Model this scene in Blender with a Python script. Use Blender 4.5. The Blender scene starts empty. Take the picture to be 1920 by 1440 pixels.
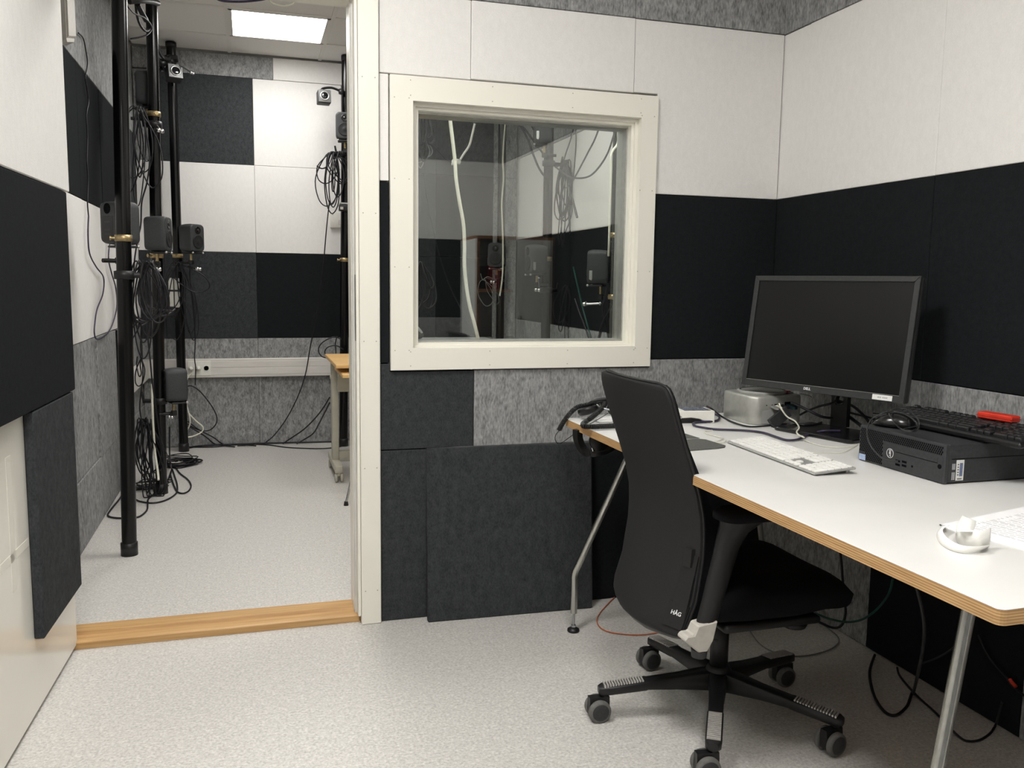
import bpy, bmesh, math, random
from mathutils import Vector, Matrix, Quaternion
random.seed(11)
SC = bpy.context.scene
COL = SC.collection
PI = math.pi

# ------------------------------------------------------------------ camera
cam_data = bpy.data.cameras.new('camera')
cam_data.sensor_fit = 'HORIZONTAL'
cam_data.sensor_width = 36.0
cam_data.lens = 1614.71 / 1920 * 36.0
cam_data.clip_start = 0.02
cam_ob = bpy.data.objects.new('camera', cam_data)
COL.objects.link(cam_ob)
_R = Vector((0.95702146, -0.28970271, 0.01350066)); _U = Vector((0.02096308, 0.11553012, 0.99308275)); _F = Vector((0.2892585, 0.95011848, -0.11663786))
_m = Matrix(((_R.x, _U.x, -_F.x), (_R.y, _U.y, -_F.y), (_R.z, _U.z, -_F.z))).to_4x4()
_m.translation = Vector((-0.41458, -2.88976, 1.17966))
cam_ob.matrix_world = _m
SC.camera = cam_ob

# ------------------------------------------------------------------ world, exposure
w = bpy.data.worlds.new('world'); SC.world = w; w.use_nodes = True
w.node_tree.nodes['Background'].inputs[0].default_value = (0.9, 0.92, 1.0, 1)
w.node_tree.nodes['Background'].inputs[1].default_value = 0.02
SC.view_settings.view_transform = 'Standard'
SC.view_settings.look = 'None'
SC.view_settings.exposure = 0.0
SC.view_settings.gamma = 1.0
SC.view_settings.use_curve_mapping = False
NEAR_LAMP, FAR_LAMP = 45.0, 21.0

# ------------------------------------------------------------------ materials
def lin(c):
    return tuple(((v / 255) / 12.92 if v / 255 <= 0.04045 else ((v / 255 + 0.055) / 1.055) ** 2.4) for v in c) + (1,)

def base_mat(name, rgb, rough=0.5, metal=0.0, spec=0.5):
    m = bpy.data.materials.new(name); m.use_nodes = True
    b = m.node_tree.nodes['Principled BSDF']
    b.inputs['Base Color'].default_value = lin(rgb)
    b.inputs['Roughness'].default_value = rough
    b.inputs['Metallic'].default_value = metal
    b.inputs['Specular IOR Level'].default_value = spec
    return m

def noise_mat(name, c0, c1, scale=(30, 30, 30), rough=0.6, metal=0.0, spec=0.4, detail=6, nrough=0.6, bump=0.0, bdist=0.002, lo=0.35, hi=0.65, fine=None):
    """colour from a stretched noise (object position in the room), optional fine second noise and bump"""
    m = base_mat(name, c0, rough, metal, spec)
    nt = m.node_tree; N = nt.nodes; L = nt.links
    b = N['Principled BSDF']
    g = N.new('ShaderNodeNewGeometry'); mp = N.new('ShaderNodeMapping'); mp.inputs['Scale'].default_value = scale
    L.new(g.outputs['Position'], mp.inputs['Vector'])
    n = N.new('ShaderNodeTexNoise'); n.inputs['Scale'].default_value = 1.0; n.inputs['Detail'].default_value = detail; n.inputs['Roughness'].default_value = nrough
    L.new(mp.outputs['Vector'], n.inputs['Vector'])
    fac = n.outputs['Fac']
    if fine:
        mp2 = N.new('ShaderNodeMapping'); mp2.inputs['Scale'].default_value = fine
        n2 = N.new('ShaderNodeTexNoise'); n2.inputs['Scale'].default_value = 1.0; n2.inputs['Detail'].default_value = 3
        L.new(g.outputs['Position'], mp2.inputs['Vector']); L.new(mp2.outputs['Vector'], n2.inputs['Vector'])
        mx = N.new('ShaderNodeMath'); mx.operation = 'MULTIPLY_ADD'; mx.inputs[1].default_value = 0.5
        hf = N.new('ShaderNodeMath'); hf.operation = 'MULTIPLY'; hf.inputs[1].default_value = 0.5
        L.new(fac, hf.inputs[0]); L.new(n2.outputs['Fac'], mx.inputs[0]); L.new(hf.outputs[0], mx.inputs[2])
        fac = mx.outputs[0]
    r = N.new('ShaderNodeValToRGB')
    r.color_ramp.elements[0].position = lo; r.color_ramp.elements[0].color = lin(c0)
    r.color_ramp.elements[1].position = hi; r.color_ramp.elements[1].color = lin(c1)
    L.new(fac, r.inputs['Fac']); L.new(r.outputs['Color'], b.inputs['Base Color'])
    if bump:
        bp = N.new('ShaderNodeBump'); bp.inputs['Strength'].default_value = bump; bp.inputs['Distance'].default_value = bdist
        L.new(fac, bp.inputs['Height']); L.new(bp.outputs['Normal'], b.inputs['Normal'])
    return m

M_ = {}
M_['felt_white'] = noise_mat('felt_white', (224, 222, 219), (232, 230, 227), (55, 55, 30), 0.95, spec=0.1, bump=0.25, bdist=0.003, fine=(260, 260, 200))
M_['felt_grey'] = noise_mat('felt_grey', (104, 105, 106), (172, 172, 171), (42, 42, 20), 0.95, spec=0.1, bump=0.3, bdist=0.003, lo=0.36, hi=0.66, fine=(170, 170, 60))
M_['felt_charcoal'] = noise_mat('felt_charcoal', (45, 47, 49), (66, 68, 70), (45, 45, 30), 0.95, spec=0.1, bump=0.3, bdist=0.003, fine=(230, 230, 120))
M_['felt_black'] = noise_mat('felt_black', (25, 27, 29), (34, 36, 38), (60, 60, 60), 0.97, spec=0.08, bump=0.2, bdist=0.002, fine=(300, 300, 300))
M_['plaster'] = noise_mat('plaster', (196, 195, 190), (204, 203, 198), (20, 20, 20), 0.9, spec=0.2)
M_['paint'] = noise_mat('trim_paint', (233, 230, 219), (235, 232, 221), (3, 3, 3), 0.32, spec=0.45)
M_['door_paint'] = noise_mat('door_paint', (234, 231, 221), (236, 233, 223), (3, 3, 3), 0.14, spec=0.5)
M_['nail'] = base_mat('nail_dot', (176, 172, 158), 0.5)
M_['tile'] = noise_mat('ceiling_tile', (228, 226, 222), (232, 230, 226), (90, 90, 90), 0.95, spec=0.1, bump=0.1)
M_['grid'] = base_mat('ceiling_grid_white', (222, 220, 214), 0.5)
M_['oak'] = noise_mat('oak', (174, 134, 84), (198, 160, 110), (3, 90, 90), 0.45, detail=8)
M_['beech'] = noise_mat('beech', (206, 164, 104), (222, 184, 126), (4, 40, 60), 0.45, detail=8)
M_['laminate'] = noise_mat('white_laminate', (224, 223, 220), (227, 226, 223), (8, 8, 8), 0.3, spec=0.4)
M_['steel'] = noise_mat('brushed_steel', (176, 176, 172), (196, 196, 192), (200, 200, 6), 0.24, 1.0)
M_['chrome'] = base_mat('chrome', (215, 215, 215), 0.08, 1.0)
M_['zinc'] = base_mat('zinc', (176, 178, 180), 0.3, 1.0)
M_['brass'] = noise_mat('yellow_zinc', (158, 138, 100), (190, 170, 130), (60, 60, 60), 0.38, 0.85)
M_['black_tube'] = noise_mat('black_tube', (6, 6, 7), (9, 9, 10), (12, 12, 3), 0.2, spec=0.35)
M_['black_plastic'] = noise_mat('black_plastic', (19, 19, 20), (25, 25, 26), (90, 90, 90), 0.45, spec=0.45)
M_['black_gloss'] = noise_mat('black_gloss', (14, 14, 15), (20, 20, 21), (30, 30, 30), 0.22, spec=0.5)
M_['dark_plastic'] = noise_mat('dark_grey_plastic', (44, 45, 46), (52, 53, 54), (120, 120, 120), 0.5, spec=0.4)
M_['speaker_grey'] = noise_mat('speaker_grey', (52, 54, 55), (60, 62, 63), (150, 150, 150), 0.55, spec=0.35)
M_['pc_grey'] = noise_mat('computer_grey', (48, 49, 51), (56, 57, 59), (140, 140, 140), 0.5, spec=0.35)
M_['pc_hole'] = base_mat('vent_hole_black', (9, 9, 10), 0.9, spec=0.1)
M_['cone'] = noise_mat('speaker_cone', (20, 21, 22), (27, 28, 29), (60, 60, 60), 0.6)
M_['cable'] = noise_mat('cable_black', (18, 17, 20), (26, 24, 30), (60, 60, 60), 0.45)
M_['cable_purple'] = noise_mat('cable_dark_violet', (40, 33, 54), (54, 46, 70), (60, 60, 60), 0.45)
M_['cable_white'] = noise_mat('cable_white', (214, 212, 196), (226, 224, 208), (60, 60, 60), 0.45)
M_['cable_grey'] = noise_mat('cable_grey', (120, 120, 118), (134, 134, 130), (60, 60, 60), 0.45)
M_['cable_orange'] = noise_mat('cable_orange', (186, 100, 66), (200, 116, 80), (60, 60, 60), 0.45)
M_['kb_plate'] = noise_mat('keyboard_plate', (150, 150, 147), (160, 160, 157), (40, 40, 40), 0.4, 0.3)
M_['plug_teal'] = noise_mat('plug_teal', (16, 42, 44), (22, 52, 54), (60, 60, 60), 0.5)
M_['cable_green'] = noise_mat('cable_green', (20, 62, 54), (28, 76, 66), (60, 60, 60), 0.45)
M_['white_plastic'] = noise_mat('white_plastic', (226, 224, 216), (232, 230, 222), (40, 40, 40), 0.4)
M_['beige_plastic'] = noise_mat('beige_plastic', (168, 164, 156), (176, 172, 164), (40, 40, 40), 0.5)
M_['trunk'] = noise_mat('trunking_white', (212, 208, 202), (220, 216, 210), (6, 40, 40), 0.35)
M_['cart_grey'] = noise_mat('cart_grey_paint', (176, 173, 158), (184, 181, 166), (20, 20, 20), 0.45)
M_['chair_fabric'] = noise_mat('chair_fabric', (15, 15, 17), (22, 22, 24), (420, 420, 420), 0.95, spec=0.15, bump=0.3, bdist=0.0015, detail=2)
M_['chair_mesh'] = noise_mat('chair_back_cover', (29, 29, 30), (35, 35, 36), (340, 340, 340), 0.7, spec=0.3, bump=0.2, bdist=0.001, detail=2)
M_['chair_plastic'] = noise_mat('chair_plastic', (24, 24, 25), (30, 30, 31), (100, 100, 100), 0.42, spec=0.4)
M_['chair_shell'] = noise_mat('chair_shell_grey', (62, 61, 59), (70, 69, 67), (100, 100, 100), 0.5)
M_['hinge_white'] = noise_mat('hinge_light_grey', (178, 174, 166), (188, 184, 176), (60, 60, 60), 0.4)
M_['tread'] = noise_mat('tread_metal', (176, 172, 168), (196, 192, 188), (80, 80, 80), 0.35, 0.25)
M_['tyre'] = noise_mat('castor_tyre', (92, 91, 88), (104, 103, 100), (100, 100, 100), 0.6)
M_['alu'] = noise_mat('aluminium', (182, 182, 178), (196, 196, 192), (40, 40, 40), 0.35, 0.85)
M_['mini_alu'] = noise_mat('computer_aluminium', (176, 176, 170), (188, 188, 182), (40, 40, 40), 0.42, 0.55)
M_['mini_top'] = base_mat('computer_foot_grey', (150, 150, 146), 0.5)
M_['key_black'] = noise_mat('key_black', (30, 30, 31), (36, 36, 37), (160, 160, 160), 0.4, spec=0.5)
M_['key_white'] = noise_mat('key_white', (236, 235, 231), (241, 240, 236), (50, 50, 50), 0.45)
M_['screen'] = base_mat('screen_black', (15, 16, 17), 0.28, spec=0.35)
M_['bezel'] = noise_mat('bezel_charcoal', (46, 47, 47), (53, 54, 54), (120, 120, 120), 0.45, spec=0.4)
M_['mat_grey'] = noise_mat('mouse_mat_grey', (84, 84, 80), (94, 94, 90), (160, 160, 160), 0.9)
M_['paper'] = noise_mat('paper', (236, 235, 236), (241, 240, 241), (30, 30, 30), 0.85, spec=0.2)
M_['strip'] = noise_mat('paper_strip', (244, 243, 238), (248, 247, 242), (30, 30, 30), 0.6)
M_['ink'] = base_mat('grey_ink', (186, 186, 188), 0.9)
M_['ink_dark'] = base_mat('dark_ink', (120, 120, 118), 0.9)
M_['print_white'] = base_mat('white_print', (226, 226, 226), 0.6)
M_['sticker_white'] = base_mat('sticker_white', (226, 226, 222), 0.5)
M_['sticker_blue'] = noise_mat('sticker_blue', (96, 108, 140), (124, 136, 166), (400, 30, 400), 0.5)
M_['cpu_sticker'] = noise_mat('processor_sticker', (150, 170, 204), (178, 194, 222), (200, 200, 200), 0.4)
M_['red'] = noise_mat('red_plastic', (196, 50, 34), (208, 62, 44), (60, 60, 60), 0.35)
M_['dark_red'] = noise_mat('dark_red_rubber', (120, 20, 26), (136, 28, 34), (60, 60, 60), 0.5)
M_['cabinet_grey'] = noise_mat('cabinet_grey', (214, 214, 212), (222, 222, 220), (10, 10, 10), 0.5)
M_['cabinet_wood'] = noise_mat('cabinet_wood', (120, 78, 50), (146, 98, 66), (6, 60, 80), 0.5)
M_['display_blue'] = noise_mat('display_film', (88, 94, 108), (120, 126, 142), (200, 200, 200), 0.25)
M_['lens'] = base_mat('lens_glass', (10, 10, 14), 0.05, spec=0.8)
M_['strike'] = base_mat('strike_plate', (150, 152, 152), 0.3, 0.9)

def floor_mat():
    m = base_mat('speckled_vinyl', (190, 187, 180), 0.42, spec=0.35)
    nt = m.node_tree; N = nt.nodes; L = nt.links; b = N['Principled BSDF']
    g = N.new('ShaderNodeNewGeometry')
    def noise(scale, detail):
        n = N.new('ShaderNodeTexNoise'); n.inputs['Scale'].default_value = scale; n.inputs['Detail'].default_value = detail; n.inputs['Roughness'].default_value = 0.65
        L.new(g.outputs['Position'], n.inputs['Vector']); return n
    def ramp(fac, stops):
        r = N.new('ShaderNodeValToRGB'); cr = r.color_ramp
        while len(cr.elements) < len(stops): cr.elements.new(0.5)
        for e, (p, c) in zip(cr.elements, stops): e.position = p; e.color = lin(c)
        L.new(fac, r.inputs['Fac']); return r
    a = ramp(noise(130, 3).outputs['Fac'], [(0.30, (172, 169, 165)), (0.45, (197, 194, 189)), (0.56, (207, 204, 199)), (0.72, (224, 221, 216))])
    c = ramp(noise(45, 2).outputs['Fac'], [(0.3, (240, 240, 240)), (0.7, (255, 255, 255))])
    mx = N.new('ShaderNodeMix'); mx.data_type = 'RGBA'; mx.blend_type = 'MULTIPLY'; mx.inputs[0].default_value = 1.0
    L.new(a.outputs['Color'], mx.inputs[6]); L.new(c.outputs['Color'], mx.inputs[7]); L.new(mx.outputs[2], b.inputs['Base Color'])
    n3 = noise(220, 2); bp = N.new('ShaderNodeBump'); bp.inputs['Strength'].default_value = 0.08; bp.inputs['Distance'].default_value = 0.002
    L.new(n3.outputs['Fac'], bp.inputs['Height']); L.new(bp.outputs['Normal'], b.inputs['Normal'])
    return m
M_['vinyl'] = floor_mat()

def ply_mat():
    m = base_mat('birch_ply_edge', (190, 152, 104), 0.5)
    nt = m.node_tree; N = nt.nodes; L = nt.links; b = N['Principled BSDF']
    g = N.new('ShaderNodeNewGeometry'); s = N.new('ShaderNodeSeparateXYZ'); L.new(g.outputs['Position'], s.inputs[0])
    mu = N.new('ShaderNodeMath'); mu.operation = 'MULTIPLY'; mu.inputs[1].default_value = 2 * PI / 0.0044; L.new(s.outputs['Z'], mu.inputs[0])
    si = N.new('ShaderNodeMath'); si.operation = 'SINE'; L.new(mu.outputs[0], si.inputs[0])
    mp = N.new('ShaderNodeMapping'); mp.inputs['Scale'].default_value = (12, 12, 500); L.new(g.outputs['Position'], mp.inputs['Vector'])
    n = N.new('ShaderNodeTexNoise'); n.inputs['Scale'].default_value = 1; n.inputs['Detail'].default_value = 4; L.new(mp.outputs['Vector'], n.inputs['Vector'])
    ad = N.new('ShaderNodeMath'); ad.operation = 'MULTIPLY_ADD'; ad.inputs[1].default_value = 0.25; L.new(si.outputs[0], ad.inputs[0]); L.new(n.outputs['Fac'], ad.inputs[2])
    r = N.new('ShaderNodeValToRGB'); r.color_ramp.elements[0].position = 0.2; r.color_ramp.elements[0].color = lin((150, 112, 70)); r.color_ramp.elements[1].position = 0.8; r.color_ramp.elements[1].color = lin((206, 168, 118))
    L.new(ad.outputs[0], r.inputs['Fac']); L.new(r.outputs['Color'], b.inputs['Base Color'])
    return m
M_['ply'] = ply_mat()

def emit_mat(name, strength):
    m = bpy.data.materials.new(name); m.use_nodes = True; N = m.node_tree.nodes; L = m.node_tree.links
    N.remove(N['Principled BSDF'])
    e = N.new('ShaderNodeEmission'); e.inputs['Color'].default_value = (1.0, 0.982, 0.95, 1); e.inputs['Strength'].default_value = strength
    L.new(e.outputs[0], N['Material Output'].inputs['Surface']); return m
M_['lamp_near'] = emit_mat('lamp_diffuser', NEAR_LAMP)
M_['lamp_far'] = emit_mat('lamp_diffuser_far', FAR_LAMP)

def glass_mat():
    m = bpy.data.materials.new('window_glass'); m.use_nodes = True; N = m.node_tree.nodes; L = m.node_tree.links
    N.remove(N['Principled BSDF'])
    t = N.new('ShaderNodeBsdfTransparent'); t.inputs['Color'].default_value = (0.965, 0.98, 0.97, 1)
    g = N.new('ShaderNodeBsdfGlossy'); g.inputs['Roughness'].default_value = 0.0; g.inputs['Color'].default_value = (1, 1, 1, 1)
    mx = N.new('ShaderNodeMixShader'); mx.inputs[0].default_value = 0.055
    L.new(t.outputs[0], mx.inputs[1]); L.new(g.outputs[0], mx.inputs[2]); L.new(mx.outputs[0], N['Material Output'].inputs['Surface'])
    return m
M_['glass'] = glass_mat()

# ------------------------------------------------------------------ mesh helpers
def V(*a):
    return Vector(a[0]) if len(a) == 1 else Vector(a)

class MB:
    """collects shapes and links them as ONE mesh object"""
    def __init__(s): s.v = []; s.f = []; s.sm = []
    def add(s, vs, fs, smooth=False):
        o = len(s.v); s.v += [tuple(q) for q in vs]
        for f in fs: s.f.append(tuple(o + i for i in f)); s.sm.append(smooth)
        return s
    def merge(s, other, mat=None):
        return s.add([mat @ Vector(q) for q in other.v] if mat else other.v, other.f, False) if not other.sm else s._m(other, mat)
    def _m(s, o, mat):
        k = len(s.v); s.v += [tuple(mat @ Vector(q)) if mat else q for q in o.v]
        for f, t in zip(o.f, o.sm): s.f.append(tuple(k + i for i in f)); s.sm.append(t)
        return s
    def box(s, a, b, bev=0.0, seg=1, mat=None):
        a, b = [min(p, q) for p, q in zip(a, b)], [max(p, q) for p, q in zip(a, b)]
        if bev <= 0:
            vs = [V(x, y, z) for z in (a[2], b[2]) for y in (a[1], b[1]) for x in (a[0], b[0])]
            if mat: vs = [mat @ q for q in vs]
            return s.add(vs, [(0, 2, 3, 1), (4, 5, 7, 6), (0, 1, 5, 4), (2, 6, 7, 3), (0, 4, 6, 2), (1, 3, 7, 5)])
        bm = bmesh.new(); bmesh.ops.create_cube(bm, size=1)
        for q in bm.verts: q.co = V(*[(a[i] + b[i]) / 2 + q.co[i] * (b[i] - a[i]) for i in range(3)])
        bmesh.ops.bevel(bm, geom=bm.edges[:], offset=min(bev, *[(b[i] - a[i]) * 0.49 for i in range(3)]), segments=seg, affect='EDGES', profile=0.5)
        return s.bm(bm, mat, seg > 1)
    def bm(s, bm, mat=None, smooth=False):
        bm.verts.ensure_lookup_table(); bm.normal_update()
        for i, q in enumerate(bm.verts): q.index = i
        s.add([(mat @ q.co) if mat else q.co.copy() for q in bm.verts], [[q.index for q in f.verts] for f in bm.faces], smooth)
        bm.free(); return s
    def prism(s, poly, d0, d1, axis='z', bev=0.0):
        """poly: 2-D outline; axis the extrusion direction: z->(x,y), y->(x,z), x->(y,z)"""
        def pt(p, d): return {'z': (p[0], p[1], d), 'y': (p[0], d, p[1]), 'x': (d, p[0], p[1])}[axis]
        n = len(poly)
        if bev > 0:
            bm = bmesh.new(); lo = [bm.verts.new(pt(p, d0)) for p in poly]; hi = [bm.verts.new(pt(p, d1)) for p in poly]
            bm.faces.new(lo); bm.faces.new(hi)
            for i in range(n): bm.faces.new((lo[i], lo[(i + 1) % n], hi[(i + 1) % n], hi[i]))
            bmesh.ops.recalc_face_normals(bm, faces=bm.faces[:])
            bmesh.ops.bevel(bm, geom=bm.edges[:], offset=bev, segments=1, affect='EDGES'); return s.bm(bm)
        vs = [pt(p, d0) for p in poly] + [pt(p, d1) for p in poly]
        return s.add(vs, [tuple(range(n))[::-1], tuple(range(n, 2 * n))] + [(i, (i + 1) % n, n + (i + 1) % n, n + i) for i in range(n)])
    def cyl(s, p0, p1, r0, r1=None, n=16, caps=True, smooth=True):
        p0, p1 = V(p0), V(p1); r1 = r0 if r1 is None else r1
        d = (p1 - p0).normalized(); u = d.orthogonal().normalized(); v = d.cross(u)
        vs = [p + (u * math.cos(2 * PI * i / n) + v * math.sin(2 * PI * i / n)) * r for p, r in ((p0, r0), (p1, r1)) for i in range(n)]
        s.add(vs, [(i, (i + 1) % n, n + (i + 1) % n, n + i) for i in range(n)], smooth)
        if caps: s.add(vs, [tuple(range(n))[::-1], tuple(range(n, 2 * n))])
        return s
    def lathe(s, prof, origin=(0, 0, 0), axis=(0, 0, 1), n=20, smooth=True, ring=False):
        o = V(origin); d = V(axis).normalized(); u = d.orthogonal().normalized(); v = d.cross(u); vs = []
        for r, h in prof:
            vs += [o + d * h + (u * math.cos(2 * PI * i / n) + v * math.sin(2 * PI * i / n)) * max(r, 1e-5) for i in range(n)]
        m = len(prof)
        return s.add(vs, [(k * n + i, k * n + (i + 1) % n, (k + 1) * n + (i + 1) % n, (k + 1) * n + i) for k in range(m - 1) for i in range(n)] + ([((m - 1) * n + i, (m - 1) * n + (i + 1) % n, (i + 1) % n, i) for i in range(n)] if ring else [tuple(range(n))[::-1], tuple(range((m - 1) * n, m * n))]), smooth)
    def rings(s, rings, smooth=True, caps=True, closed=False):
        n = len(rings[0]); vs = [q for r in rings for q in r]; m = len(rings)
        fs = [(k * n + i, k * n + (i + 1) % n, ((k + 1) % m) * n + (i + 1) % n, ((k + 1) % m) * n + i) for k in range(m if closed else m - 1) for i in range(n)]
        s.add(vs, fs, smooth)
        if caps and not closed: s.add(vs, [tuple(range(n))[::-1], tuple(range((m - 1) * n, m * n))])
        return s
    def tube(s, pts, r, n=7, sub=6, closed=False):
        P = catmull(pts, sub, closed)
        up = None; R = []
        for i, p in enumerate(P):
            t = (P[(i + 1) % len(P)] if (closed or i < len(P) - 1) else p) - (P[i - 1] if (closed or i > 0) else p)
            if t.length < 1e-9: t = Vector((0, 0, 1))
            t.normalize()
            if up is None: up = t.orthogonal().normalized()
            up = (up - t * up.dot(t))
            if up.length < 1e-6: up = t.orthogonal()
            up.normalize(); v = t.cross(up)
            rr = r(i / max(1, len(P) - 1)) if callable(r) else r
            R.append([p + (up * math.cos(2 * PI * k / n) + v * math.sin(2 * PI * k / n)) * rr for k in range(n)])
        return s.rings(R, True, True, closed)
    def quad(s, *q): return s.add(q, [tuple(range(len(q)))])
    def mesh(s, name):
        me = bpy.data.meshes.new(name); me.from_pydata(s.v, [], s.f)
        me.polygons.foreach_set('use_smooth', s.sm); me.update()
        bm = bmesh.new(); bm.from_mesh(me); bmesh.ops.recalc_face_normals(bm, faces=bm.faces[:]); bm.to_mesh(me); bm.free()
        return me
    def build(s, name, mat, parent=None, label=None, kind=None, origin=None):
        """world coordinates; the origin goes to the base of the thing (top level) or to the parent (part)"""
        if parent is not None: o0 = V(0, 0, 0)
        elif origin is not None: o0 = V(origin)
        else:
            xs, ys, zs = zip(*s.v); o0 = V((min(xs) + max(xs)) / 2, (min(ys) + max(ys)) / 2, min(zs))
        s.v = [(x - o0.x, y - o0.y, z - o0.z) for x, y, z in s.v]
        me = s.mesh(name); me.materials.append(M_[mat] if isinstance(mat, str) else mat)
        return link(name, me, parent, o0, label, kind)

def catmull(pts, sub=6, closed=False):
    P = [V(p) for p in pts]; n = len(P)
    if n < 3 and not closed: return P
    out = []
    for i in range(n if closed else n - 1):
        a, b, c, d = (P[(i - 1) % n], P[i], P[(i + 1) % n], P[(i + 2) % n]) if closed else (P[max(i - 1, 0)], P[i], P[i + 1], P[min(i + 2, n - 1)])
        for k in range(sub):
            t = k / sub
            out.append(0.5 * ((2 * b) + (c - a) * t + (2 * a - 5 * b + 4 * c - d) * t * t + (3 * b - a - 3 * c + d) * t ** 3))
    if not closed: out.append(P[-1])
    return out

def link(name, me, parent=None, loc=(0, 0, 0), label=None, kind=None):
    o = bpy.data.objects.new(name, me); COL.objects.link(o); o.location = loc
    if parent is not None: o.parent = parent
    if label: o['label'] = label
    if kind: o['kind'] = kind
    return o
def thing(name, label, cat, loc=(0, 0, 0), rot=(0, 0, 0), group=None):
    o = bpy.data.objects.new(name, None); COL.objects.link(o); o.location = loc; o.rotation_euler = rot
    o.empty_display_size = 0.05
    return tag(o, label, cat, group)
def tag(o, label, cat, group=None):
    o['label'] = label; o['category'] = cat
    if group: o['group'] = group
    return o
def loc_of(o):
    return o.location
def wpart(mb, name, mat, parent, label=None, kind=None):
    """a part given in room coordinates under an unrotated parent"""
    p = parent.location
    q = parent
    off = Vector((0, 0, 0))
    while q is not None: off = off + q.location; q = q.parent
    mb.v = [(x - off.x, y - off.y, z - off.z) for x, y, z in mb.v]
    return mb.build(name, mat, parent, label, kind)
def copy_tree(o, parent=None):
    c = o.copy(); COL.objects.link(c)
    if parent is not None: c.parent = parent
    for ch in list(o.children): copy_tree(ch, c)
    return c
def cable(label, pts, r=0.0035, mat='cable', group=None, name='cable', n=8, sub=8, up=False):
    if up: p = V(pts[0]); pts = [V(p.x + 0.01, p.y, 2.70), V(p.x + 0.004, p.y, p.z + (2.7 - p.z) * 0.5)] + list(pts)
    P = [V(p.x, p.y, max(p.z, r + 0.001)) for p in catmull(pts, sub)]     # nothing dips below the floor
    for p in P:                                                              # ... nor passes into a wall of the loudspeaker room
        if p.y > 0.16: p.x = min(max(p.x, -1.128 + r), 1.544 - r); p.y = min(p.y, 3.488 - r)
    o = MB().tube(P, r, n, 1).build(name, mat)
    return tag(o, label, 'cable', group)
def text_mesh(txt, size, extrude=0.0003, bold=False):
    cu = bpy.data.curves.new('lettering', 'FONT'); cu.body = txt; cu.size = size; cu.extrude = extrude; cu.align_x = 'CENTER'; cu.align_y = 'CENTER'; cu.resolution_u = 3
    if bold: cu.offset = size * 0.02
    ob = bpy.data.objects.new('lettering', cu); COL.objects.link(ob)
    dg = bpy.context.evaluated_depsgraph_get(); me = bpy.data.meshes.new_from_object(ob.evaluated_get(dg))
    bpy.data.objects.remove(ob); bpy.data.curves.remove(cu); me.name = 'lettering'; return me
def text_part(name, txt, size, mat, parent, origin, xdir, ydir, bold=False, label=None):
    me = text_mesh(txt, size, bold=bold); x, y = V(xdir).normalized(), V(ydir).normalized(); z = x.cross(y); o = V(origin)
    for q in me.vertices: q.co = o + x * q.co.x + y * q.co.y + z * q.co.z
    me.materials.clear(); me.materials.append(M_[mat]); return link(name, me, parent, (0, 0, 0), label)
def rrect(w, h, r, n=4):
    r = min(r, w / 2 - 1e-5, h / 2 - 1e-5); out = []
    for cx, cy, a0 in ((w / 2 - r, h / 2 - r, 0), (-w / 2 + r, h / 2 - r, PI / 2), (-w / 2 + r, -h / 2 + r, PI), (w / 2 - r, -h / 2 + r, 1.5 * PI)):
        for k in range(n + 1): out.append((cx + r * math.cos(a0 + PI / 2 * k / n), cy + r * math.sin(a0 + PI / 2 * k / n)))
    return out

# ================================================================== structure
def struct(name, mb, mat, label=None):
    o = mb.build(name, mat, None, label, 'structure', origin=(0, 0, 0)); return o

floor = struct('floor', MB().box((-1.62, -3.7, -0.08), (1.62, 3.6, 0.0)), 'vinyl', 'pale speckled grey vinyl floor')
wall_back = struct('wall_back', MB()
    .box((-1.6, 0.04, 0), (-1.06, 0.14, 2.74)).box((-1.06, 0.04, 2.10), (-0.085, 0.14, 2.74)).box((-0.085, 0.04, 0), (0.10, 0.14, 2.74))
    .box((0.10, 0.04, 0), (0.93, 0.14, 0.945)).box((0.10, 0.04, 1.777), (0.93, 0.14, 2.74)).box((0.93, 0.04, 0), (1.5445, 0.14, 2.74)), 'plaster', 'partition wall with doorway and window')
wall_right = struct('wall_right', MB().box((1.5445, -3.65, 0), (1.62, 0.14, 2.74)), 'plaster', 'wall behind the white desk')
wall_left = struct('wall_left', MB().box((-1.62, -3.65, 0), (-1.5, 0.04, 2.74)), 'plaster')
wall_front = struct('wall_front', MB().box((-1.5, -3.65, 0), (1.5445, -3.588, 2.74)), 'plaster')
ceiling = struct('ceiling', MB().box((-1.62, -3.7, 2.74), (1.62, 0.14, 2.80)), 'tile')
wall_far = struct('wall_far', MB().box((-1.25, 3.528, 0), (1.65, 3.6, 2.74)), 'plaster', 'far wall of the loudspeaker room')
wall_far_left = struct('wall_far_left', MB().box((-1.25, 0.14, 0), (-1.168, 3.528, 2.74)), 'plaster')
wall_far_right = struct('wall_far_right', MB().box((1.584, 0.14, 0), (1.65, 3.528, 2.74)), 'plaster')
ceiling_far = struct('ceiling_far', MB().box((-1.25, 0.14, 2.735), (1.65, 3.6, 2.80)), 'tile', 'suspended ceiling of the loudspeaker room')

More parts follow.
